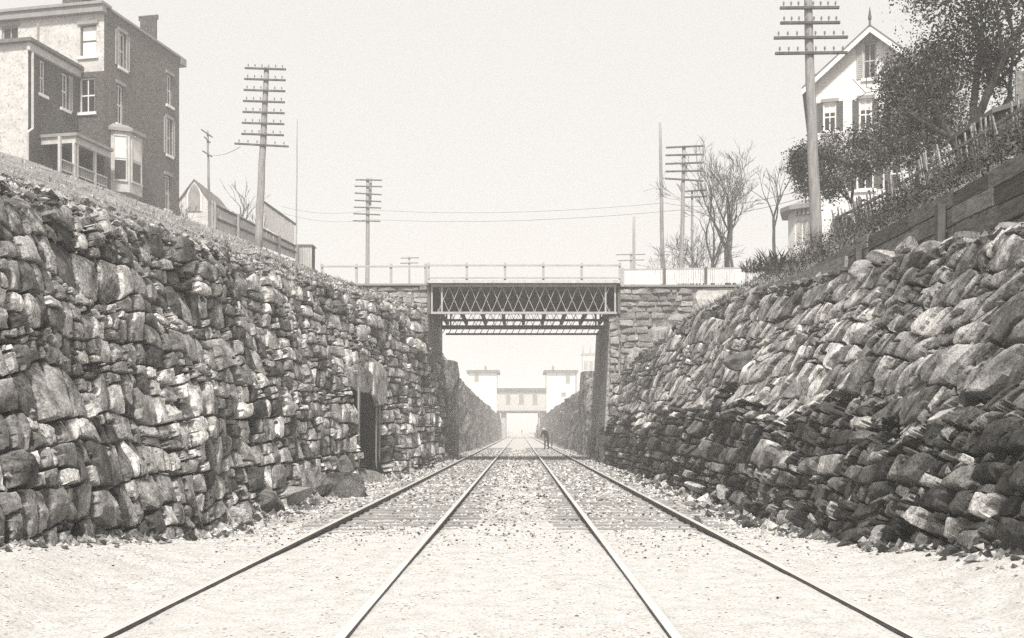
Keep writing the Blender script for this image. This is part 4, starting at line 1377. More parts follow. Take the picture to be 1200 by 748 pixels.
    mb = MB().tube([K + Ns * 0.14 + ds * 0.12 + Vector((0, 0, zw - 0.1)), K + Ns * 0.14 + ds * 0.12 + Vector((0, 0, zp)), K + Ns * 0.2 - ds * 0.3 + Vector((0, 0, zp - 0.3)), K + Ns * 0.2 - ds * 0.3 + Vector((0, 0, zp - 2.5))], [0.06] * 4, 6)
    obj('down_pipe', mb, M['trim'], root)
    mb = MB().tube([J - ds * 2.2 + df * 0.6 + Vector((0, 0, zw)), J - ds * 2.2 + df * 0.6 + Vector((0, 0, zw + 1.5))], [0.06, 0.06], 6)
    obj('vent_pipe', mb, M['cornice'], root)
    # ---- porch on the wing's side
    p0 = wside(46, 47, 140, 150)[0]; p1 = Lw - 0.05
    pd = 1.7
    zpr = hit(60, 148, K + Ns * pd, Ns).z
    zpf = hit(70, 199, K + Ns * pd, Ns).z - 0.1
    por = thing  # readability only
    mb = MB()
    obox(mb, K, ds, Ns, p0, p1, zpr, zpr + 0.14, 0.003, pd + 0.25)
    pr = obj('porch_roof', mb, M['cornice'], root)
    mb = MB(); obox(mb, K, ds, Ns, p0 + 0.1, p1, zpr - 0.30, zpr - 0.002, pd - 0.08, pd + 0.10)
    obox(mb, K, ds, Ns, p0 + 0.1, p0 + 0.2, zpr - 0.30, zpr - 0.002, 0.003, pd - 0.08)
    obj('beam', mb, M['trim'], pr)
    mb = MB(); obox(mb, K, ds, Ns, p0, p1, zpf - 1.6, zpf, 0.003, pd + 0.1)
    fl = obj('porch_floor', mb, M['darkwood'], root)
    Kp = K + Ns * pd
    pu = [(hit(px, 170, Kp, Ns) - K).dot(ds) for px in (70, 90, 111)]
    for u in [p0 + 0.15] + pu[:2] + [min(pu[2], p1 - 0.1)]:
        mb = MB(); obox(mb, K, ds, Ns, u - 0.06, u + 0.06, zpf, zpr - 0.30, pd - 0.06, pd + 0.06)
        obj('porch_post', mb, M['trim'], root)
    rr = MB(); obox(rr, K, ds, Ns, pu[0] + .08, p1 - .2, zpf + 0.56, zpf + 0.62, pd - 0.04, pd + 0.04)
    obox(rr, K, ds, Ns, pu[0] + .08, p1 - .2, zpf + 0.12, zpf + 0.18, pd - 0.03, pd + 0.03)
    ro = obj('porch_rail', rr, M['trim'], root)
    u = pu[0] + 0.25
    bal = MB()
    while u < p1 - 0.25:
        obox(bal, K, ds, Ns, u, u + 0.04, zpf + 0.18, zpf + 0.56, pd - 0.02, pd + 0.02); u += 0.13
    bo2 = obj('balusters', bal, M['cornice'], ro); bo2['kind'] = 'stuff'
    dh = (p1 - 1.5, p1 - 0.6, zpf, zpf + 2.1)
    mb = MB(); obox(mb, K, ds, Ns, dh[0], dh[1], dh[2], dh[3], 0.004, 0.06)
    dr = obj('door', mb, M['paleshutter'], root)
    mb = MB(); obox(mb, K, ds, Ns, dh[0] + .12, dh[1] - .12, dh[2] + 1.0, dh[3] - .15, 0.062, 0.075)
    obj('pane', mb, M['glass'], dr)
    mb = MB(); obox(mb, K, ds, Ns, p0 + 1.0, p0 + 1.9, zpf + .7, zpf + 2.1, 0.004, 0.05)
    obj('porch_window', mb, M['shutter'], root)
build_left_house()

# ---------------- right clapboard house
def clap_mat():
    m = mat('clapboard', 0.56, 0.74, 1.2, 7, 0.6, 0, spec=0.3)
    n, l = m.node_tree.nodes, m.node_tree.links
    b = n['Principled BSDF']
    geo = n.new('ShaderNodeNewGeometry'); sx = n.new('ShaderNodeSeparateXYZ'); l.new(geo.outputs['Position'], sx.inputs[0])
    mm = n.new('ShaderNodeMath'); mm.operation = 'MULTIPLY'; mm.inputs[1].default_value = 1 / 0.16
    fr = n.new('ShaderNodeMath'); fr.operation = 'FRACT'
    sb = n.new('ShaderNodeMath'); sb.operation = 'SUBTRACT'; sb.inputs[0].default_value = 1.0
    l.new(sx.outputs[2], mm.inputs[0]); l.new(mm.outputs[0], fr.inputs[0]); l.new(fr.outputs[0], sb.inputs[1])
    bp = n.new('ShaderNodeBump'); bp.inputs['Strength'].default_value = 1.0; bp.inputs['Distance'].default_value = 0.03
    l.new(sb.outputs[0], bp.inputs['Height']); l.new(bp.outputs[0], b.inputs['Normal'])
    return m
M['clap'] = clap_mat()

def build_right_house():
    a = math.radians(17.5)
    U = Vector((math.cos(a), -math.sin(a), 0))           # along the gable face, to the right and nearer
    N = Vector((-math.sin(a), -math.cos(a), 0))          # towards us
    B = -N                                                # depth
    C = P(951, 285, 51.5); zb = 8.0
    C = Vector((C.x, C.y, 0))
    uh = lambda px, py: (hit(px, py, C, N) - C).dot(U)
    zh = lambda px, py: hit(px, py, C, N).z
    W = 2 * uh(1019, 60)
    ze = zh(951, 100); zp = zh(1019, 37)
    root = thing('clapboard_house', 'white clapboard house with steep gable and dark shutters on the right hill', 'house', (C.x, C.y, 9.8))
    D = 9.0
    H = lambda x0, x1, y0, y1: (uh(x0, (y0 + y1) / 2), uh(x1, (y0 + y1) / 2), zh((x0 + x1) / 2, y1), zh((x0 + x1) / 2, y0))
    hs = [H(965, 980, 120, 154), H(1007, 1022, 116, 152), H(1004, 1024, 184, 222), H(1044, 1057, 186, 220)]
    mb = MB(); wall_holes(mb, C, U, N, 0, W, zb, ze, hs, 0.12)
    pt = lambda u, z, d: C + U * u + B * d + Vector((0, 0, z))
    att = H(1012, 1027, 50, 92)
    # gable with attic opening: four pieces round the opening
    um = W / 2; sl = (zp - ze) / um
    zl = lambda u: ze + sl * (u if u < um else W - u)
    A0, A1, a0, a1 = att
    for poly in ([(0, ze), (A0, ze), (A0, zl(A0))], [(A1, ze), (W, ze), (A1, zl(A1))] if A1 > um else [(A1, ze), (W, ze), (um, zp), (A1, zl(A1))],
                 [(A0, ze), (A1, ze), (A1, a0), (A0, a0)],
                 [(A0, a1), (A1, a1), (A1, zl(A1))] + ([(um, zp)] if A0 < um < A1 else []) + [(A0, zl(A0))]):
        k = len(poly)
        mb.add([pt(u, z, 0) for u, z in poly], [tuple(range(k))])
    # side and back walls
    for u, fl in ((0, False), (W, True)):
        f = (0, 1, 2, 3)
        mb.add([pt(u, zb, D), pt(u, zb, 0), pt(u, ze, 0), pt(u, ze, D)], [f if not fl else tuple(reversed(f))])
    mb.add([pt(0, zb, D), pt(W, zb, D), pt(W, ze, D), pt(um, zp, D), pt(0, ze, D)], [(4, 3, 2, 1, 0)])
    obj('wall', mb, M['clap'], root)
    for h in hs[:2]: window(root, C, U, N, h, 1, 1, shutters=(M['shutter'], 'lr'), head=True, depth=0.12, blind=0.35)
    window(root, C, U, N, hs[2], 1, 1, shutters=(M['shutter'], 'lr'), depth=0.12, blind=0.3)
    window(root, C, U, N, hs[3], 0, 1, shutters=(M['shutter'], 'l'), depth=0.12)
    window(root, C, U, N, att, 1, 1, depth=0.12, frame=M['paleshutter'], head=True, shutters=(M['paleshutter'], 'l'))
    # roof planes with bargeboards and finial
    ov, od = 0.45, 0.5
    for s in (0, 1):
        e = (-ov, ze - sl * ov) if s == 0 else (W + ov, ze - sl * ov)
        r = (um, zp)
        t = 0.16
        vs = [pt(e[0], e[1] + .02, -od), pt(r[0], r[1] + .02, -od), pt(r[0], r[1] + .02, D + od), pt(e[0], e[1] + .02, D + od)]
        vs2 = [v + Vector((0, 0, t)) for v in vs]
        mb = MB(); mb.box8(vs + vs2)
        if s == 1: flip_out(mb, 0)
        rf = obj('roof', mb, M['roof'], root)
        vs = [pt(e[0], e[1] - .22, -od - .05), pt(r[0], r[1] - .22, -od - .05), pt(r[0], r[1] - .22, -od - .002), pt(e[0], e[1] - .22, -od - .002)]
        vs2 = [v + Vector((0, 0, 0.26)) for v in vs]
        mb = MB(); mb.box8(vs + vs2)
        if s == 1: flip_out(mb, 0)
        obj('bargeboard', mb, M['whitepaint'], rf)
    mb = MB().tube([pt(um, zp, -od), pt(um, zp + .35, -od), pt(um, zp + .45, -od), pt(um, zp + 1.0, -od)], [.06, .05, .09, .015], 6)
    obj('finial', mb, M['darkwood'], root)
    mb = MB(); c = pt(0.35, ze, 4.0)
    mb.box(c.x - .35, c.x + .35, c.y - .35, c.y + .35, ze - 0.3, ze + 1.55); mb.box(c.x - .43, c.x + .43, c.y - .43, c.y + .43, ze + 1.55, ze + 1.72)
    obj('chimney', mb, M['cornice'], root)
    # bay on the far left side with bracketed cornice and arched lights
    bz0, bz1 = zh(930, 287), zh(930, 243)
    b0 = uh(922, 260); b1 = -0.02
    bd0, bd1 = 0.9, 3.4
    mb = MB()
    f = [(b1, bd0 - .3), (b0 + .35, bd0), (b0, bd0 + .5), (b0, bd1 - .5), (b1, bd1)]
    k = len(f)
    mb.add([pt(u, zb, d) for u, d in f] + [pt(u, bz1, d) for u, d in f], [(i + 1, i, k + i, k + i + 1) for i in range(k - 1)] + [tuple(range(k, 2 * k))])
    by = obj('bay', mb, M['clap'], root)
    f2 = [(b1, bd0 - .75), (b0 + .1, bd0 - .4), (b0 - .4, bd0 + .3), (b0 - .4, bd1 - .2), (b1, bd1 + .3)]
    f3 = [(b1, bd0 + .2), (b0 + .7, bd0 + .5), (b0 + .6, bd0 + .8), (b0 + .6, bd1 - .9), (b1, bd1 - .3)]
    mb = MB(); mb.add([pt(u, bz1, d) for u, d in f2] + [pt(u, bz1 + .22, d) for u, d in f2] + [pt(u, bz1 + .6, d) for u, d in f3],
                      [(4, 3, 2, 1, 0)] + [(i, i + 1, k + i + 1, k + i) for i in range(k - 1)] + [(k + i, k + i + 1, 2 * k + i + 1, 2 * k + i) for i in range(k - 1)] + [tuple(range(2 * k, 3 * k))])
    obj('bay_roof', mb, M['cornice'], by)
    for t in (0.08, 0.36, 0.64, 0.92):
        u, d = lerp(b1 - .1, b0 + .35, t), lerp(bd0 - .3, bd0, t)
        mb = MB(); obox(mb, pt(0, 0, d), U, N, u - .06, u + .06, bz1 - .28, bz1 - .003, 0.0, 0.28)
        obj('bracket', mb, M['cornice'], by)
    A = pt(b1, 0, bd0 - .3); Bq = pt(b0 + .35, 0, bd0); Ub = (Bq - A); Lb = Ub.length; Ub.normalize()
    Nb = Vector((Ub.y, -Ub.x, 0)); Nb = Nb if Nb.dot(N) > 0 else -Nb
    for (s0, s1) in ((0.15 * Lb, 0.47 * Lb), (0.55 * Lb, 0.87 * Lb)):
        z0, z1 = bz0 + .15, bz1 - .65
        arc = [(s0, z0), (s1, z0), (s1, z1)] + [((s0 + s1) / 2 + (s1 - s0) / 2 * math.cos(t), z1 + (s1 - s0) / 2 * math.sin(t)) for t in np.linspace(0.4, 2.7, 6)] + [(s0, z1)]
        kk = len(arc)
        mb = MB(); mb.add([A + Ub * u + Vector((0, 0, z)) + Nb * 0.03 for u, z in arc] + [A + Ub * u + Vector((0, 0, z)) + Nb * 0.002 for u, z in arc],
                          [tuple(reversed(range(kk))), tuple(range(kk))] + [(i, (i + 1) % kk, kk + (i + 1) % kk, kk + i) for i in range(kk)])
        obj('arched_light', mb, M['curtain'], by)
    # little back steps below the windows
    q = uh(978, 262)
    zs = zh(985, 272)
    st = MB(); obox(st, C, U, N, q, q + 0.75, zs - .3, zs + 0.55, 0.004, 0.5)
    obox(st, C, U, N, q - .1, q + 0.9, zs + 0.55, zs + 0.68, 0.004, 0.7)
    obj('cellar_hatch', st, M['darkwood'], root)
build_right_house()

# ---------------- small shed at the right edge
def gable_shed(name, label, cat, c, w, d, h, rise, wallm, roofm, yaw=0.0, extra=None, over=0.15):
    root = thing(name, label, cat, c)
    R = Matrix.Rotation(yaw, 3, 'Z')
    pt = lambda x, y, z: Vector(c) + R @ Vector((x, y, z))
    mb = MB()
    v = [pt(-w/2, -d/2, -.5), pt(w/2, -d/2, -.5), pt(w/2, d/2, -.5), pt(-w/2, d/2, -.5), pt(-w/2, -d/2, h), pt(w/2, -d/2, h), pt(w/2, d/2, h), pt(-w/2, d/2, h), pt(0, -d/2, h + rise), pt(0, d/2, h + rise)]
    mb.add(v, [(0, 1, 5, 8, 4), (1, 2, 6, 5), (2, 3, 7, 9, 6), (3, 0, 4, 7)])
    obj('wall', mb, wallm, root)
    for s in (-1, 1):
        mb = MB()
        e = s * (w / 2 + over); ez = h - rise * over / (w / 2)
        a = [pt(e, -d/2 - over, ez + .02), pt(0, -d/2 - over, h + rise + .02), pt(0, d/2 + over, h + rise + .02), pt(e, d/2 + over, ez + .02)]
        mb.box8(a + [p + Vector((0, 0, .09)) for p in a])
        if s > 0: flip_out(mb, 0)
        obj('roof', mb, roofm, root)
    return root, pt
c = P(1190, 190, 20.5); c.z = zbank(c.x, c.y) - 0.1
r_, pt_ = gable_shed('wooden_shed', 'small dark wooden shed at the right edge behind the picket fence', 'shed', c, 1.6, 1.8, P(0, 150, 20.5).z - c.z, 0.25, M['darkwood'], M['roof'])
mb = MB().box8([pt_(-.45, -.94, 0), pt_(.2, -.94, 0), pt_(.2, -.905, 0), pt_(-.45, -.905, 0), pt_(-.45, -.94, 1.2), pt_(.2, -.94, 1.2), pt_(.2, -.905, 1.2), pt_(-.45, -.905, 1.2)])
obj('door', mb, M['plank'], r_, tone=1.0)

# ---------------- chapel gable on the left hill
def build_chapel():
    Z = 72
    top = P(228, 210, Z); w = 36 / FPX * Z; c = Vector((top.x, Z + 3, 11.5))
    zb = P(228, 236, Z).z - c.z; rise = top.z - P(228, 234, Z).z
    root, pt = gable_shed('chapel', 'small pale chapel with pointed gable window on the left skyline', 'chapel', c, w, 6, zb, rise, M['stucco'], M['roof'])
    mb = MB(); mb2 = MB()
    for (m_, sc, n0, n1) in ((mb2, 1.25, -3.06, -3.003), (mb, 1.0, -3.09, -3.062)):
        hw, z0, z1, zt = .42 * sc, zb - .7, zb + .5, zb + .5 + .75 * sc
        arc = [(-hw, z0), (hw, z0), (hw, z1), (hw * .6, lerp(z1, zt, .6)), (0, zt), (-hw * .6, lerp(z1, zt, .6)), (-hw, z1)]
        k = len(arc)
        m_.add([pt(x, n0, z) for x, z in arc] + [pt(x, n1, z) for x, z in arc], [tuple(range(k)), tuple(reversed(range(k, 2 * k)))] + [((i + 1) % k, i, k + i, k + (i + 1) % k) for i in range(k)])
    fo = obj('window_surround', mb2, M['whitepaint'], root)
    obj('pointed_window', mb, M['cornice'], fo)
build_chapel()

# little hut at the end of the fence
c = P(359, 305, 52); c.z = zbank(c.x, c.y) - 0.05
root = thing('wooden_hut', 'little flat topped wooden hut at the low end of the left fence', 'hut', c)
hw, hh = 0.36, P(0, 289, 52).z - c.z
for i in range(6):
    x = c.x - hw + i * 2 * hw / 6
    obj('board', MB().box(x + .005, x + 2 * hw / 6 - .005, c.y - .4, c.y - .36, c.z, c.z + hh - .03), M['palewood'], root)
obj('wall', MB().box(c.x - hw, c.x + hw, c.y - .355, c.y + .4, c.z - .2, c.z + hh - .03), M['darkwood'], root)
obj('roof', MB().box(c.x - hw - .06, c.x + hw + .06, c.y - .48, c.y + .48, c.z + hh - .028, c.z + hh + .03), M['cornice'], root)

# ---------------- far station spanning the tracks
def build_station():
    Z = 190.0; k = FPX / Z
    X = lambda px: (px - PX0) / k
    zz = lambda py: CAMZ + (PY0 - py) / k
    root = thing('station_building', 'pale building with two towers spanning the far tracks', 'building', (0, Z, 3.5))
    spec = [('tower', 550, 582, 437, 3.0), ('tower', 640.5, 674, 437, 3.0), ('gallery', 582, 640.5, 458, 4.9)]
    for i, (nm, p0, p1, pt_, z0) in enumerate(spec):
        y0 = Z if nm == 'tower' else Z + 0.6
        w = obj(nm, MB().box(X(p0), X(p1), y0, Z + 8, z0, zz(pt_)), M['palewood'] if nm == 'gallery' else M['whitepaint'], root)  # walls whitened so that distance haze is partly in their colour
        ov = 0.5 if nm == 'tower' else 0.0
        obj('roof', MB().box(X(p0) - ov, X(p1) + ov, y0 - .5, Z + 8.4, zz(pt_) + .005, zz(pt_) + 0.5), M['roof'], w)
        wins = {0: [(556, 561, 439, 447)], 1: [(663, 668, 439, 449), (658, 663, 460, 464)], 2: [(608, 614, 461, 473), (593, 598, 461, 473), (624, 630, 461, 473)]}[i]
        for (a, b, c_, d) in wins:
            f = obj('window', MB().box(X(a) - .08, X(b) + .08, y0 - .10, y0 - .004, zz(d) - .08, zz(c_) + .08), M['palewood'], w)
            obj('pane', MB().box(X(a) + .04, X(b) - .04, y0 - .13, y0 - .102, zz(d) + .04, zz(c_) - .04), M['cornice'], f)  # grey in place of dark glass, haze put into the colour
        if i < 2:
            px = 568.5 if i == 0 else 648.5
            obj('chimney', MB().box(X(px) - .22, X(px) + .22, Z + 2, Z + 2.5, zz(437), zz(428)), M['cornice'], w)
    # beam below the gallery and piers
    obj('girder', MB().box(X(581), X(641), Z + .2, Z + 8.2, zz(483.5), zz(481.4)), M['girder'], root)
    for px in (582, 590, 634, 640):
        obj('pier', MB().box(X(px) - .45, X(px) + .45, Z + 1, Z + 7.5, -0.4, zz(483.6)), M['stucco'], root)
build_station()

def build_church_tower():
    Z = 255.0; k = FPX / Z
    X = lambda px: (px - PX0) / k
    zz = lambda py: CAMZ + (PY0 - py) / k
    root = thing('church_tower', 'faint square church tower far off beside the right bridge abutment', 'tower', (X(693), Z, 3))
    obj('shaft', MB().box(X(683), X(702), Z, Z + 4, 2, zz(416)), M['stucco'], root)
    obj('parapet', MB().box(X(682), X(703), Z - .2, Z + 4.2, zz(416), zz(414)), M['cornice'], root)
    for px in (683.5, 692, 701.5):
        obj('pinnacle', MB().tube([(X(px), Z + .4, zz(414)), (X(px), Z + .4, zz(404))], [.35, .05], 4), M['cornice'], root)
    for px in (686.5, 692.5, 698):
        obj('window', MB().box(X(px) - .45, X(px) + .45, Z - .12, Z - .004, zz(433), zz(423)), M['cornice'], root)
    obj('nave', MB().box(X(676), X(683) - .01, Z + .5, Z + 8, 2, zz(434)), M['stucco'], root)
build_church_tower()

# ------------------------------------------------------------------ poles and wires
def tele_pole(label, base, top, r0, r1, arms, Z, group=None, pins=True, mat_=None, name='telegraph_pole', braces=False, pinn=6):
    """arms: list of (px0,py0,px1,py1) on the pole's own plane"""
    mat_ = mat_ or M['polewood']
    root = thing(name, label, 'pole', base, group)
    k = 8
    pts = [Vector(base).lerp(Vector(top), i / k) + Vector((random.uniform(-.02, .02) if 0 < i < k else 0, 0, 0)) for i in range(k + 1)]
    obj('shaft', MB().tube(pts, [lerp(r0, r1, i / k) for i in range(k + 1)], 10), mat_, root, smooth=True)
    for (x0, y0, x1, y1) in arms:
        a, b = P(x0, y0, Z), P(x1, y1, Z)
        o = Vector((0, -r1 - 0.04, 0))
        ar = obj('crossarm', MB().beam(a + o, b + o, 0.08, 0.075), M['darkwood'], root)
        if pins:
            mb = MB()
            for i in range(pinn):
                t = (i + 0.5) / pinn
                if abs(t - .5) < 0.06: continue
                p = a.lerp(b, t) + o
                mb.tube([p + Vector((0, 0, .05)), p + Vector((0, 0, .10)), p + Vector((0, 0, .11)), p + Vector((0, 0, .18)), p + Vector((0, 0, .20))], [.012, .012, .035, .03, .012], 5)
            io = obj('insulators', mb, M['insul'], ar); io['kind'] = 'stuff'
        mid = a.lerp(b, 0.5)
        mb = MB()
        if braces:
            for t in (0.28, 0.72):
                mb.beam(a.lerp(b, t) + o * 1.2, mid + o * 1.2 - Vector((0, 0, .38)), .012, .03, up=(0, 1, 0))
            obj('arm_brace', mb, M['girder'], ar)
    return root
Z1 = 46.0
yA = [82, 94.7, 107.5, 120.4, 133.2, 146, 158.9]
armsL = [(lerp(288, 284, i / 6), y - .7, lerp(336, 333.5, i / 6), y + .9) for i, y in enumerate(yA)] + [(276, 169.5, 339, 173)]
bL = P(302, 286, Z1)
tele_pole('tall telegraph pole with eight crossarms on the left bank beside the board fence', (bL.x, bL.y, zbank(bL.x, bL.y) - .3), P(312.5, 79, Z1), 0.19, 0.11, armsL, Z1, braces=False)
Z2 = 31.0
bR = P(957, 312, Z2)
armsR = [(912.5, 12, 981.5, 11.5), (913, 29.5, 982.5, 29), (905.5, 47, 991.5, 46), (907, 65, 991, 64)]
tele_pole('big telegraph pole with wide crossarms in front of the white house', (bR.x, bR.y, zbank(bR.x, bR.y) - .4), P(946, -28, Z2), 0.185, 0.115, armsR, Z2, pinn=8)
Z3 = 70.0
bT = P(430, 310, Z3); zt3 = zbank(bT.x, bT.y)
dbl = tele_pole('double telegraph pole with seven crossarms behind the left bridge railing', (bT.x, Z3, zt3 - .3), P(431, 209, Z3), 0.17, 0.11,
          [(417, 211.5, 448, 212), (416, 219, 448, 219.5), (416, 227, 447.5, 229), (416, 235.5, 447, 237), (415, 243.5, 447, 244.5), (414.5, 251, 446, 252.5), (414, 259.5, 446, 260)], Z3, pins=False)
obj('shaft', MB().tube([P(433.6, 241, Z3 + .1), P(434.8, 208.5, Z3 + .1)], [.09, .08], 8), M['polewood'], dbl, smooth=True)
tele_pole('tall bare mast without crossarms right of the bridge', (P(778, 300, 55).x, 55, zbank(P(778, 300, 55).x, 55) - .3), P(773.5, 144, 55), 0.14, 0.075, [], 55, mat_=M['polewood'])
bq = P(799, 300, 51)
tele_pole('telegraph pole with five crossarms beside the bare trees', (bq.x, 51.6, zbank(bq.x, 51.6) - .3), P(801.5, 171, 51.6), 0.13, 0.09,
          [(780, 174, 824, 172), (779.5, 183, 824, 182), (779.5, 193, 823.5, 191.5), (779.5, 202, 823, 201), (778.5, 210, 824, 213)], 51.6, pins=False)
tele_pole('low telegraph pole with two crossarms among the bare trees', (P(812, 300, 60).x, 60, zbank(P(812, 300, 60).x, 60) - .3), P(811, 222, 60), 0.10, 0.07, [(799, 225, 828, 223.5), (799, 232, 828, 231)], 60, pins=False)
tele_pole('thin short mast right of the bridge near the low crossarms', (P(743, 300, 90).x, 90, zbank(P(743, 300, 90).x, 90) - .3), P(743, 254, 90), 0.15, 0.12, [], 90)
tele_pole('distant pole top with two crossarms showing above the right railing', (P(739.5, 310, 100).x, 100, zbank(P(739.5, 300, 100).x, 100) - .3), P(739.5, 296, 100), 0.13, 0.10, [(722, 299, 756, 298.5), (724, 306, 755, 305)], 100, pins=False)
tele_pole('distant pole top with two crossarms showing above the left railing', (P(479.5, 310, 100).x, 100, zbank(P(479.5, 300, 100).x, 100) - .3), P(479.5, 300, 100), 0.11, 0.09, [(470, 303, 491, 302.5), (469, 309, 490, 308.5)], 100, pins=False)
b5 = P(246.5, 240, 62)
tele_pole('slim pole with slanting short arms on the left skyline by the chapel', (b5.x, 62, zbank(b5.x, 62) - .3), P(243.5, 153, 62), 0.09, 0.06, [(236.5, 152.5, 249.5, 161.5), (240, 161, 247, 168), (238, 177.5, 249, 184.5)], 62, pins=False)
tele_pole('faint thin mast on the skyline right of the tall left pole', (P(346, 270, 85).x, 85, zbank(P(346, 270, 85).x, 85) - .3), P(348.5, 140, 85), 0.07, 0.05, [], 85)

def wire(label, pts, r=0.012, sag=0.3):
    mb = MB()
    path = []
    for a, b in zip(pts[:-1], pts[1:]):
        a, b = Vector(a), Vector(b)
        for i in range(12):
            t = i / 12
            path.append(a.lerp(b, t) - Vector((0, 0, sag * 4 * t * (1 - t))))
    path.append(Vector(pts[-1]))
    mb.tube(path, [r] * len(path), 4)
    tag(obj('telegraph_wire', mb, M['wire']), label, 'wire')
wire('upper overhead wire from the left double pole across to the white house', [P(330, 242, 66), P(432, 246, 70), P(779, 238, 55.2), P(948, 221, 31.2)], 0.010, 0.35)
wire('lower overhead wire from the left double pole across to the white house', [P(332, 250, 66), P(432, 257, 70), P(800, 246, 52), P(948, 229, 31.2)], 0.010, 0.35)
wire('wire running from the tall left pole back to the slim pole by the chapel', [P(282, 172, 46), P(243, 181, 62)], 0.012, 0.2)

# ------------------------------------------------------------------ fences
def board_fence(label, a, b, h0, h1, n, m_, zf=None, rails=True, toplean=0.0):
    root = thing('board_fence', label, 'fence', (Vector(a) + Vector(b)) / 2)
    a, b = Vector(a), Vector(b)
    U = (b - a).normalized()
    for i in range(n):
        t0, t1 = (i + .06) / n, (i + .94) / n
        p, q = a.lerp(b, t0), a.lerp(b, t1)
        z0 = (zf(p) if zf else p.z) - .15
        h = lerp(h0, h1, i / n) + random.uniform(-.05, .03)
        mb = MB()
        e = Vector((toplean + random.uniform(-.02, .02), random.uniform(-.02, .02), 0))
        nrm = Vector((U.y, -U.x, 0)) * 0.025
        ztop = (zf(p) if zf else p.z) + h
        pv = lambda v, z: Vector((v.x, v.y, z))
        mb.box8([pv(p, z0), pv(q, z0), pv(q - nrm, z0), pv(p - nrm, z0), pv(p, ztop) + e, pv(q, ztop) + e, pv(q - nrm, ztop) + e, pv(p - nrm, ztop) + e])
        obj('board', mb, m_, root)
    if rails:
        nrm = Vector((U.y, -U.x, 0))
        for f in (0.86, 0.3):
            za, zb_ = (zf(a) if zf else a.z) + h0 * f, (zf(b) if zf else b.z) + h1 * f
            mb = MB().beam(Vector((a.x, a.y, za)) + nrm * .045, Vector((b.x, b.y, zb_)) + nrm * .045, .05, .09)
            obj('rail', mb, M['darkwood'], root)
        for t in (0.0, .25, .5, .75, 1.0):
            p = a.lerp(b, t); z = lerp((zf(a) if zf else a.z), (zf(b) if zf else b.z), t)
            obj('post', MB().box(p.x + nrm.x * .13 - .05, p.x + nrm.x * .13 + .05, p.y + nrm.y * .13 - .05, p.y + nrm.y * .13 + .05, z - .3, z + lerp(h0, h1, t) * .95), M['polewood'], root)
    return root
fa = P(249, 263, 43.6); fb = P(346, 300, 51.5)
board_fence('sagging grey board fence on the left bank below the tall telegraph pole', fa, fb, 1.0, 0.55, 44, M['palewood'])
ga = P(309, 262, 60); gb = P(345, 284, 72)
rg = board_fence('pale board fence with dark top rail behind the tall left pole', ga, gb, 1.25, 1.2, 22, M['whitepaint'], rails=False)
obj('top_rail', MB().beam(P(308, 236.5, 59.9), P(346, 263, 71.9), .12, .14), M['darkwood'], rg)

# plank cribbing on the right bank
def cribbing():
    x = 6.55
    root = thing('plank_retaining_wall', 'weathered plank retaining wall above the right stone wall', 'retaining wall', (x, 18, 4.3))
    ys = [12.2, 15.4, 19.2, 24.2]
    for i, (y0, y1) in enumerate(zip(ys[:-1], ys[1:])):
        for k in range(3):
            z = lerp(4.2, 4.25, i / 2) + k * 0.29
            a = Vector((x + .02 * k + random.uniform(-.02, .02), y0 + .01, z + random.uniform(-.02, .02))); b = Vector((x + .02 * k, y1 - .01, z + random.uniform(-.05, .03)))
            mid_ = a.lerp(b, random.uniform(.35, .65)); dd_ = (b - a).normalized() * .012
            jit = Vector((random.uniform(-.05, .02), 0, 0))
            obj('plank', MB().beam(a + jit, mid_ - dd_ + jit, 0.06, 0.245), M['plank'], root, tone=random.choice([.4, .55, .75, 1.0]))
            jit = Vector((random.uniform(-.05, .02), 0, random.uniform(-.03, .01)))
            obj('plank', MB().beam(mid_ + dd_ + jit, b + jit, 0.06, 0.245), M['plank'], root, tone=random.choice([.4, .55, .75, 1.0]))
        obj('post', MB().box(x - .16, x - .04, y0 + .25, y0 + .38, 3.6, 4.75), M['darkwood'], root)
    # a lower run that steps down towards the pole
    for k in range(2):
        obj('plank', MB().beam((6.2 + .02 * k, 19.5, 4.2 + .28 * k), (6.4 + .02 * k, 28.5, 4.75 + .28 * k), 0.06, 0.26), M['plank'], root, tone=1.3)
    obj('post', MB().box(6.18, 6.3, 22.0, 22.14, 3.6, 4.5), M['darkwood'], root)
cribbing()

def picket_fence_right():
    root = thing('picket_fence', 'leaning weathered picket fence on the dark right bank', 'fence', (8.6, 20, 6.3))
    n = 104
    prev = None
    for i in range(n):
        y = lerp(13.6, 27.5, (i / (n - 1)) ** 0.9)
        x = 8.6 + 0.12 * math.sin(i * .35)
        z = zbank(x, y) - .1
        h = 0.85 + random.uniform(-.1, .1)
        lean = -0.16 + random.uniform(-.1, .1); ly = random.uniform(-.12, .12) + 0.10
        if random.random() < 0.06: continue
        a = Vector((x, y, z)); b = Vector((x + lean * h, y - ly * h, z + h))
        mb = MB().beam(a, b, 0.045, 0.022, up=(1, 0, 0))
        obj('picket', mb, M['plank'], root, tone=random.choice([.6, 1.2, 1.7, 2.0]))
    for f in (.25, .68):
        pts = []
        for i in range(9):
            y = lerp(13.6, 27.5, i / 8); pts.append(Vector((8.56 - .16 * f, y, zbank(8.5, y) + .85 * f)))
        mb = MB()
        for a, b in zip(pts[:-1], pts[1:]): mb.beam(a, b, .04, .06)
        obj('rail', mb, M['plank'], root, tone=1.0)
picket_fence_right()

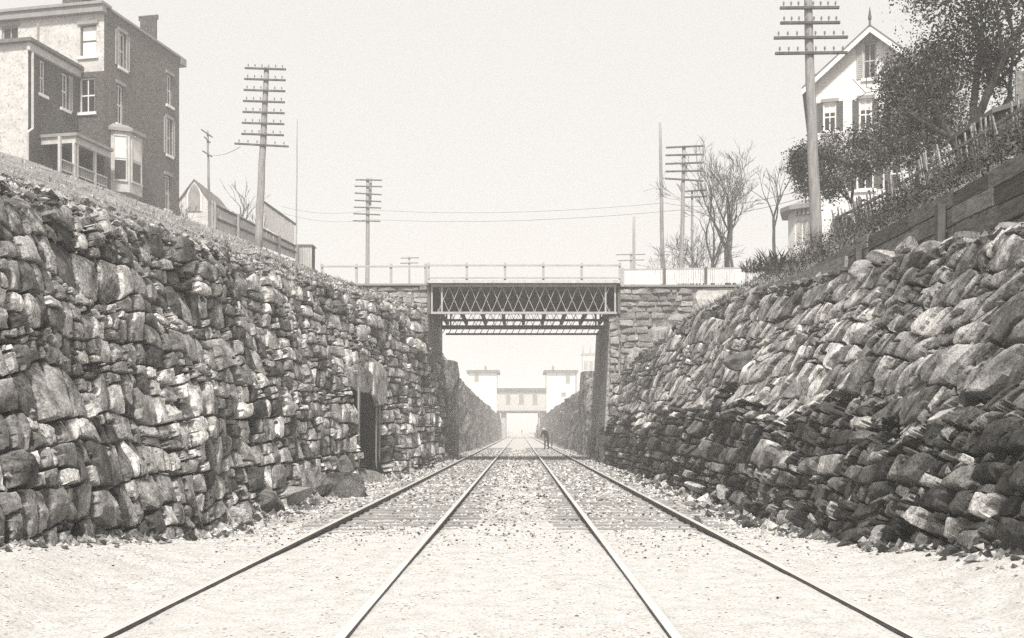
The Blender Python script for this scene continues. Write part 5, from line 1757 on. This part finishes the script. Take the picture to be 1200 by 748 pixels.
# ------------------------------------------------------------------ trees and plants
GROW_LIMIT = []
def grow(mb, p, d, L, r, depth, tips, spread=0.55, up=0.12, kids=(2, 3), shrink=0.72, wob=0.18, rmin=0.006, seglen=4):
    if GROW_LIMIT and PX0 + FPX * (p.x + d.normalized().x * L * .6) / p.y < GROW_LIMIT[0]: return
    d = d.normalized()
    pts, rad = [p.copy()], [r]
    for i in range(seglen):
        d = (d + Vector((random.gauss(0, wob), random.gauss(0, wob), random.gauss(0, wob) + up)) * 0.5).normalized()
        p = p + d * (L / seglen)
        pts.append(p.copy()); rad.append(max(rmin, r * (1 - 0.32 * (i + 1) / seglen)))
    mb.tube(pts, rad, 7 if r > .06 else (5 if r > .025 else 3), cap=depth == 0)
    if depth == 0:
        tips.append((p.copy(), d.copy())); return
    for _ in range(random.randint(*kids)):
        q = random.choice([1.0, 1.0, .75, .5])
        i = min(seglen, max(1, int(round(q * seglen))))
        ax = Vector((random.gauss(0, 1), random.gauss(0, 1), random.gauss(0, 1))).cross(d)
        if ax.length < 1e-3: continue
        nd = Matrix.Rotation(random.uniform(.3, 1.0) * spread * 1.4, 3, ax.normalized()) @ d
        grow(mb, pts[i], nd, L * shrink * random.uniform(.75, 1.15), max(rmin, rad[i] * .66), depth - 1, tips, spread, up, kids, shrink, wob, rmin, max(2, seglen - (depth < 3)))
    tips.append((p.copy(), d.copy()))

def bare_tree(label, base, height, r, depth, lean=(0, 0), spread=.55, mat_='palebark', group=None, name='bare_tree', kids=(2, 3), trunks=1, first=0.42, up=.12, rmin=.008):
    root = thing(name, label, 'tree', base, group)
    tips = []
    for k in range(trunks):
        mb = MB()
        d = Vector((lean[0] + random.uniform(-.1, .1) * (trunks > 1), lean[1], 1))
        b = Vector(base) - Vector((0, 0, .3)) + (Vector((random.uniform(-.35, .35), random.uniform(-.3, .3), 0)) if trunks > 1 else Vector())
        # trunk as its own part, limbs as another
        pts, rad = [], []
        p = b.copy(); dd = d.normalized()
        n = 6
        for i in range(n + 1):
            pts.append(p.copy()); rad.append(r * (1.15 - .4 * i / n) * (1.3 if i == 0 else 1))
            dd = (dd + Vector((random.gauss(0, .07), random.gauss(0, .07), .03))).normalized()
            p = p + dd * height * first / n
        mb.tube(pts, rad, 8, cap=False)
        obj('trunk', mb, M[mat_], root, smooth=True)
        mb = MB()
        for j in range(random.randint(3, 4)):
            an = j * 2.1 + random.uniform(0, 1)
            nd = (dd + Vector((math.cos(an), math.sin(an), 0)) * spread * random.uniform(.5, 1.1)).normalized()
            grow(mb, pts[-1] if j < 3 else pts[-2], nd, height * (1 - first) * .40, rad[-1] * .72, depth, tips, spread, up, kids, .74, .16, rmin)
        obj('limbs', mb, M[mat_], root, smooth=True)
    return root, tips

def leaves(root, centers, n, sig, size, tones, name='foliage', droop=0.0, flat=0.0):
    c = np.array([tuple(p) for p in centers])
    idx = rng.integers(0, len(c), n)
    pos = c[idx] + rng.normal(0, 1, (n, 3)) * np.array(sig)
    a = rng.normal(0, 1, (n, 3)); a /= np.linalg.norm(a, axis=1)[:, None]
    b = rng.normal(0, 1, (n, 3)); b -= a * (a * b).sum(1)[:, None]; b /= np.linalg.norm(b, axis=1)[:, None]
    s = rng.uniform(size[0], size[1], n)[:, None]
    V = np.stack([pos - a * s * .5, pos + b * s * .28, pos + a * s * .5, pos - b * s * .28], 1).reshape(-1, 3)
    F = np.arange(n * 4).reshape(-1, 4)
    # clumps of leaves share a tone, single leaves vary
    ct = rng.choice(tones, len(c))
    t = np.repeat(ct[idx] * rng.uniform(.7, 1.35, n), 4)
    mb = MB(); mb.v, mb.f, mb.m = V, F, [0] * n
    return obj(name, mb, M['leaf'], root, tone=t)

def in_ellipsoids(ells, n, shell=0.5):
    out = []
    for _ in range(n):
        c, r = random.choice(ells)
        v = Vector((random.gauss(0, 1), random.gauss(0, 1), random.gauss(0, 1))).normalized() * (random.uniform(shell, 1) ** .6)
        out.append(Vector(c) + Vector((v.x * r[0], v.y * r[1], v.z * r[2])))
    return out

# bare trees right of the bridge
def ground_at(px, Z, py=305):
    p = P(px, py, Z); return Vector((p.x, Z, zbank(p.x, Z)))
GBT = 'bare trees behind the right bridge approach'
bare_tree('tallest thick trunked bare tree behind the right approach fence', ground_at(853, 54), 8.0, .17, 5, mat_='bark', spread=.5, first=.40)
bare_tree('slender bare tree close beside the thick trunked one', ground_at(863.5, 53), 7.4, .09, 5, lean=(.05, 0), mat_='bark', spread=.5, first=.42)
bare_tree('crooked bare tree left of the thick trunked one', ground_at(834, 54), 6.8, .12, 5, lean=(.06, 0), mat_='bark', spread=.55, first=.40)
bare_tree('bushy many stemmed bare tree furthest left behind the approach fence', ground_at(816, 56), 5.4, .08, 4, mat_='bark', spread=.7, trunks=4, first=.3)
bare_tree('thin leafless tree left of the bay window of the white house', ground_at(909, 40), 5.2, .07, 3, lean=(.05, 0), mat_='bark', spread=.42, first=.5)
bare_tree('low twiggy bush beside the bare mast', ground_at(765, 58), 2.4, .04, 4, spread=.8, trunks=5, first=.2, name='bare_bush')
# left skyline
bare_tree('pollarded bare tree behind the left board fence', ground_at(281, 58), 5.2, .10, 3, spread=.5, first=.45, kids=(2, 3))
bare_tree('bare sapling at the corner of the brick house', ground_at(214, 60), 3.0, .06, 3, spread=.5, first=.3, trunks=2)
bare_tree('spindly sapling against the tall left telegraph pole', ground_at(297, 52), 3.0, .05, 3, spread=.3, first=.4)
bare_tree('distant low bushes on the skyline left of the double pole', ground_at(408, 100), 4.4, .07, 4, spread=.9, trunks=5, first=.2, name='bare_bush')

# leafy trees on the right bank
def leafy_big():
    GROW_LIMIT.append(1066)
    b = P(1132, 172, 22.5); b.z = zbank(b.x, b.y)
    root, tips = bare_tree('large dark tree with leaning limbs and thin leaves at the upper right corner', b, 6.2, .17, 4, lean=(.12, 0), spread=.62, mat_='bark', name='leafy_tree', first=.22, up=.08, kids=(2, 4), rmin=.010)
    mb = MB()
    grow(mb, b + Vector((0, 0, .1)), Vector((-.3, .1, .9)), 1.4, .12, 4, tips, .7, .10, (2, 3), .74)
    grow(mb, b + Vector((0.1, 0, .1)), Vector((.75, .1, .8)), 1.9, .11, 4, tips, .7, .08, (2, 3), .74)
    obj('limbs', mb, M['bark'], root, smooth=True)
    GROW_LIMIT.clear()
    c = [t[0] for t in tips if PX0 + FPX * t[0].x / t[0].y > 1062]
    leaves(root, c, 22000, (.24, .24, .22), (.03, .11), [.03, .05, .08, .13, .22])
    e = in_ellipsoids([(P(*q), r) for q, r in [((1110, 60, 22.5), (1.0, .9, .9)), ((1150, 40, 22.5), (1.0, .9, .7)), ((1090, 110, 22.5), (.7, .7, .8)), ((1170, 80, 22.5), (.7, .8, .8))]], 240, .2)
    leaves(root, e, 6500, (.22, .22, .2), (.035, .09), [.02, .03, .045, .07])
leafy_big()
def leafy(label, px, py, Z, h, r, ells, n, tones, lean=(0, 0), first=.3, sig=.22, size=(.07, .15)):
    b = P(px, py, Z); b.z = zbank(b.x, b.y)
    root, tips = bare_tree(label, b, h, r, 3, lean=lean, spread=.8, mat_='bark', name='leafy_tree', first=first, rmin=.012)
    pts = in_ellipsoids([(P(*e[0]), e[1]) for e in ells], 260)
    leaves(root, pts, n, (sig, sig, sig), size, tones)
    # twigs carrying the outer clumps
    mb = MB(); o = b + Vector((lean[0] * h * .5, 0, h * .5))
    for p in random.sample(pts, 60):
        m_ = o.lerp(p, .5) + Vector((random.uniform(-.2, .2), random.uniform(-.2, .2), random.uniform(0, .3)))
        mb.tube([o, m_, p], [.03, .02, .006], 4, cap=False)
    obj('twigs', mb, M['bark'], root, smooth=True)
leafy('dense leafy tree covering the right half of the white house gable', 1072, 210, 30, 4.8, .12,
      [((1075, 105, 30), (.8, .8, .9)), ((1058, 140, 30), (.6, .7, .7)), ((1095, 85, 30), (.7, .7, .8)), ((1095, 140, 30), (.9, .8, .9)), ((1062, 175, 30), (.9, .7, .45)), ((1050, 92, 30), (.35, .5, .6))],
      30000, [.04, .06, .10, .16, .28], sig=.21, size=(.03, .13))
leafy('loose bushy tree half hiding the big telegraph pole and the white house', 1012, 238, 34, 4.0, .10,
      [((985, 176, 34), (.85, .8, .62)), ((960, 186, 33.5), (.5, .7, .6)), ((1020, 166, 34), (.6, .7, .40)), ((947, 210, 33), (.35, .5, .45)), ((1008, 190, 34), (.8, .7, .45)),
       ((1030, 175, 34), (.6, .6, .55)), ((975, 215, 33.5), (.45, .5, .35)), ((940, 190, 33), (.2, .3, .25))],
      30000, [.04, .06, .10, .16, .27], lean=(-.2, 0), sig=.19, size=(.03, .12))

# brush on the right bank
def brush():
    mb = MB()
    V = []
    for _ in range(900):
        y = random.uniform(12, 30); x = random.uniform(6.8, 10.5)
        b = Vector((x, y, zbank(x, y) - .05))
        L = random.uniform(.25, .9)
        d = Vector((random.gauss(0, .45), random.gauss(0, .45), 1)).normalized()
        p1 = b + d * L * .5; d2 = (d + Vector((random.gauss(0, .5), random.gauss(0, .5), -.2))).normalized(); p2 = p1 + d2 * L * .5
        mb.tube([b, p1, p2], [.008, .006, .003], 3, cap=False)
        p3 = p1 + (d + Vector((random.gauss(0, .7), random.gauss(0, .7), 0))).normalized() * L * .4
        mb.tube([p1, p3], [.005, .003], 3, cap=False)
    o = obj('brushwood', mb, M['bark'], loc=(0, 0, 0))
    tag(o, 'dark tangled brushwood covering the right bank under the fence', 'brush', kind='stuff')
    pts = []
    for _ in range(520):
        y = random.uniform(11.5, 29); x = random.uniform(6.72, 10.2)
        pts.append(Vector((x, y, zbank(x, y) + random.uniform(0, .55) * random.random())))
    o2 = leaves(None, pts, 26000, (.22, .26, .13), (.02, .08), [.015, .025, .04, .06, .12], name='undergrowth')
    tag(o2, 'low dark leafy undergrowth over the right bank', 'undergrowth', kind='stuff')
brush()
def spiky(px, py, Z, n, L, label, cat='plant'):
    b = P(px, py, Z); 
    V, F, T = [], [], []
    for _ in range(n):
        d = Vector((random.gauss(0, .8), random.gauss(0, .6), random.uniform(.2, 1.1))).normalized()
        l = L * random.uniform(.6, 1.1); w = .03
        s = d.cross(Vector((0, 0, 1)))
        s = s.normalized() * w if s.length > .01 else Vector((w, 0, 0))
        o = b + Vector((random.gauss(0, .25), random.gauss(0, .2), 0))
        k = len(V)
        V += [tuple(o - s), tuple(o + s), tuple(o + d * l * .6 + s * .8 - Vector((0, 0, .03))), tuple(o + d * l * .6 - s * .8 - Vector((0, 0, .03))), tuple(o + d * l - Vector((0, 0, .15 * l)))]
        F += [(k, k + 1, k + 2, k + 3), (k + 3, k + 2, k + 4)]
        T += [random.choice([.06, .1, .16, .25])] * 5
    mb = MB(); mb.v, mb.f, mb.m = V, F, [0] * len(F)
    tag(obj('spiky_plant', mb, M['leaf'], tone=T), label, cat)
spiky(908, 312, 30, 90, .8, 'spiky clump of blade leaves at the foot of the thin leafless tree')
spiky(888, 318, 34, 120, .6, 'rounded shaggy clump of blades at the end of the approach fence')
spiky(985, 312, 24, 90, .6, 'small ragged tuft growing under the planks on the right bank')

# dry grass on the left bank, weeds over the walls
def grass(name, label, n, xf, yf, hmin, hmax, tones, w=.012):
    V = np.zeros((n, 3, 3)); T = np.zeros((n, 3))
    for i in range(n):
        y = yf(); x = xf(y)
        z = zbank(x, y) - .02
        cl = noise.noise(Vector((x * 1.1, y * 1.1, 0)))
        h = random.uniform(hmin, hmax) * (0.6 + max(0, cl + .3)) * min(1.6, max(1, y / 20))
        a = random.uniform(0, 6.28); ww = w * min(2.2, max(1, y / 16))
        dx, dy = math.cos(a) * ww, math.sin(a) * ww
        lx, ly = random.gauss(0, .5) * h, random.gauss(0, .5) * h
        V[i] = ((x - dx, y - dy, z), (x + dx, y + dy, z), (x + lx, y + ly, z + h))
        T[i] = random.choice(tones)
    mb = MB(); mb.v = V.reshape(-1, 3); mb.f = np.arange(n * 3).reshape(-1, 3); mb.m = [0] * n
    o = obj(name, mb, M['grass'], loc=(0, 0, 0), tone=T.reshape(-1))
    tag(o, label, 'grass', kind='stuff')
def xl(y):
    b, pts = station(LST, y); t = pts[0][0]
    return t - abs(random.gauss(0, 1)) * 5.5 - .15 if random.random() < .8 else t - random.uniform(0, .8)
grass('dry_grass', 'pale dry grass over the left bank above the wall', 22000, xl, lambda: math.exp(random.uniform(math.log(9), math.log(56))), .03, .10, [.12, .2, .3, .42, .55])
def xr(y):
    b, pts = station(RST, y); return pts[0][0] + random.uniform(.1, 2.6 if y > 24 else 1.2)
grass('bank_weeds', 'rough weeds along the top of the right wall', 3500, xr, lambda: random.uniform(11, 42) if random.random() < .2 else random.uniform(24, 42), .04, .16, [.06, .1, .16, .25, .4])
def bank_rubble(name, label, ST, n, y0, y1, w, tones):
    V, F, T = [], [], []
    for _ in range(n):
        y = math.exp(random.uniform(math.log(y0), math.log(y1)))
        b_, pts = station(ST, min(y, 42.5)); sgn = 1 if pts[0][0] > 0 else -1
        x = pts[0][0] + sgn * (abs(random.gauss(0, 1)) * w - .1)
        c = Vector((x, y, zbank(x, y) + .01)); r = random.uniform(.02, .09) * random.uniform(.6, 1.6); b = len(V)
        for d in ((1, 0, 0), (-1, 0, 0), (0, 1, 0), (0, -1, 0), (0, 0, .7), (0, 0, -.7)):
            V.append(tuple(c + Vector([dd * r * random.uniform(.6, 1.4) for dd in d]) + Vector([random.uniform(-.35, .35) * r for _k in range(3)])))
        F += [(b + i, b + j, b + k) for i, j, k in ((0, 2, 4), (2, 1, 4), (1, 3, 4), (3, 0, 4), (2, 0, 5), (1, 2, 5), (3, 1, 5), (0, 3, 5))]
        T += [random.choice(tones)] * 6
    mb = MB(); mb.v, mb.f, mb.m = V, F, [0] * len(F)
    tag(obj(name, mb, M['stone'], tone=T), label, 'rubble', kind='stuff')
bank_rubble('bank_rubble', 'small stones and clods scattered over the left bank', LST, 3200, 9, 42, 2.2, [.08, .14, .25, .4, .6])
bank_rubble('bank_rubble', 'small stones and clods scattered along the right wall top', RST, 1500, 10, 42, .7, [.06, .12, .2, .35, .55])
# loose stones lying on the left bank
for (px, py, Z, lab) in [(100, 243, 17, 'flat pale stone in the dry grass below the porch'), (150, 256, 20, 'flat pale stone in the dry grass below the bay window'),
                         (240, 272, 26, 'flat pale stone in the dry grass before the board fence'), (62, 232, 15, 'flat pale stone nearest the left frame edge on the bank'),
                         (290, 292, 30, 'flat pale stone in the dry grass under the tall left pole')]:
    p = P(px, py, Z); z = zbank(p.x, p.y)
    mb = rock((p.x, p.y, z + .06), (.25, .3, .12), random.randint(0, 999))
    tag(obj('loose_rock', mb, M['stone'], tone=.5), lab, 'rock', 'stones on the left bank')

# ------------------------------------------------------------------ people by the tracks
def person(label, base, pose, facing, hat=True):
    root = thing('person', label, 'person', base)
    R = Matrix.Rotation(facing, 3, 'Z')
    J, E = pose
    names = list(J.keys())
    me = bpy.data.meshes.new('body')
    me.from_pydata([tuple(R @ Vector(J[n][0])) for n in names], [(names.index(a), names.index(b)) for a, b in E], [])
    o = bpy.data.objects.new('body', me); COL.objects.link(o); o.parent = root
    sk = o.modifiers.new('skin', 'SKIN')
    for i, n in enumerate(names):
        r = J[n][1]
        me.skin_vertices[0].data[i].radius = (r, r)
        me.skin_vertices[0].data[i].use_root = (n == 'pelvis')
    sb = o.modifiers.new('sub', 'SUBSURF'); sb.levels = 1; sb.render_levels = 1
    me.materials.append(M['cloth'])
    hd = R @ Vector(J['head'][0])
    mb = MB()
    for p in ICO_V: mb.v.append((hd.x + p.x * .085, hd.y + p.y * .095, hd.z + .03 + p.z * .12))
    mb.f = list(ICO_F); mb.m = [0] * len(ICO_F)
    h = obj('head', mb, M['skin'], root, local=True, smooth=True)
    if hat:
        mb = MB().tube([hd + Vector((0, 0, .07)), hd + Vector((0, 0, .085)), hd + Vector((0, 0, .09)), hd + Vector((0, 0, .17)), hd + Vector((0, 0, .185))], [.19, .19, .105, .095, .05], 12)
        obj('hat', mb, M['straw'], root, local=True)
    for s in ('l', 'r'):
        hp = R @ Vector(J['hand' + s][0])
        mb = MB()
        mb.tube([hp + Vector((0, 0, .06)), hp, hp - Vector((0, 0, .04))], [.03, .042, .035], 6)
        for k in range(4):
            dx = (k - 1.5) * .02
            mb.tube([hp + Vector((dx, 0, -.03)), hp + Vector((dx, .012, -.07)), hp + Vector((dx, .03, -.1 + abs(k - 1.5) * .008))], [.009, .009, .007], 5)
        mb.tube([hp + Vector((.035, .01, 0)), hp + Vector((.055, .03, -.035))], [.011, .008], 5)
        obj('hand', mb, M['skin'], root, local=True)
    return root
def pose_stand(bend=0.0, spread=.12):
    b = bend
    J = {'pelvis': ((0, 0, .92), .15), 'waist': ((0, .10 * b, 1.08), .14), 'chest': ((0, .32 * b, 1.32 - .06 * b), .17), 'neck': ((0, .50 * b, 1.50 - .18 * b), .06), 'head': ((0, .60 * b, 1.60 - .22 * b), .05),
         'shl': ((-.19, .42 * b, 1.42 - .14 * b), .075), 'ell': ((-.25, .50 * b, 1.12 - .16 * b), .05), 'handl': ((-.22, .62 * b + .05, .88 - .14 * b), .035),
         'shr': ((.19, .42 * b, 1.42 - .14 * b), .075), 'elr': ((.27, .50 * b, 1.12 - .16 * b), .05), 'handr': ((.24, .66 * b + .08, .90 - .12 * b), .035),
         'hipl': ((-.10, 0, .88), .11), 'knl': ((-spread, .06, .48), .075), 'anl': ((-spread, -.02, .08), .05), 'tol': ((-spread - .02, .14, .035), .04),
         'hipr': ((.10, 0, .88), .11), 'knr': ((spread, .10, .48), .075), 'anr': ((spread + .04, .02, .08), .05), 'tor': ((spread + .06, .18, .035), .04)}
    E = [('pelvis', 'waist'), ('waist', 'chest'), ('chest', 'neck'), ('neck', 'head'), ('chest', 'shl'), ('shl', 'ell'), ('ell', 'handl'), ('chest', 'shr'), ('shr', 'elr'), ('elr', 'handr'),
         ('pelvis', 'hipl'), ('hipl', 'knl'), ('knl', 'anl'), ('anl', 'tol'), ('pelvis', 'hipr'), ('hipr', 'knr'), ('knr', 'anr'), ('anr', 'tor')]
    return J, E
pz = P(641, 527, 76)
person('workman in dark clothes and pale hat stooping beside the right rail', (pz.x, 76, FLOOR), pose_stand(.8), 2.6)
person('tiny distant standing figure between the tracks under the far building', (P(611.5, 510, 380).x, 380, FLOOR), pose_stand(0), math.pi, hat=False)
# upright rod standing by the workman
p = P(646.6, 519, 78)
tag(obj('marker_post', MB().tube([(p.x, 78, FLOOR - .1), (p.x, 78, P(0, 507, 78).z)], [.05, .05], 6), M['darkwood']), 'thin dark upright post at the wall beside the stooping workman', 'post')

# ------------------------------------------------------------------ haze
def build_haze(density):
    mb = MB().box(-620, 620, -12, 980, -3.0, 25.5)
    m = bpy.data.materials.new('haze'); m.use_nodes = True
    n, l = m.node_tree.nodes, m.node_tree.links
    n.remove(n['Principled BSDF'])
    v = n.new('ShaderNodeVolumePrincipled')
    v.inputs['Color'].default_value = (1.0, 0.98, 0.96, 1)
    v.inputs['Density'].default_value = density
    v.inputs['Anisotropy'].default_value = 0.0
    l.new(v.outputs[0], n['Material Output'].inputs['Volume'])
    o = obj('haze', mb, m)
    o['kind'] = 'stuff'
    tag(o, 'pale even haze filling the air over the cut', 'haze')
    del o['category']
build_haze(0.0027)
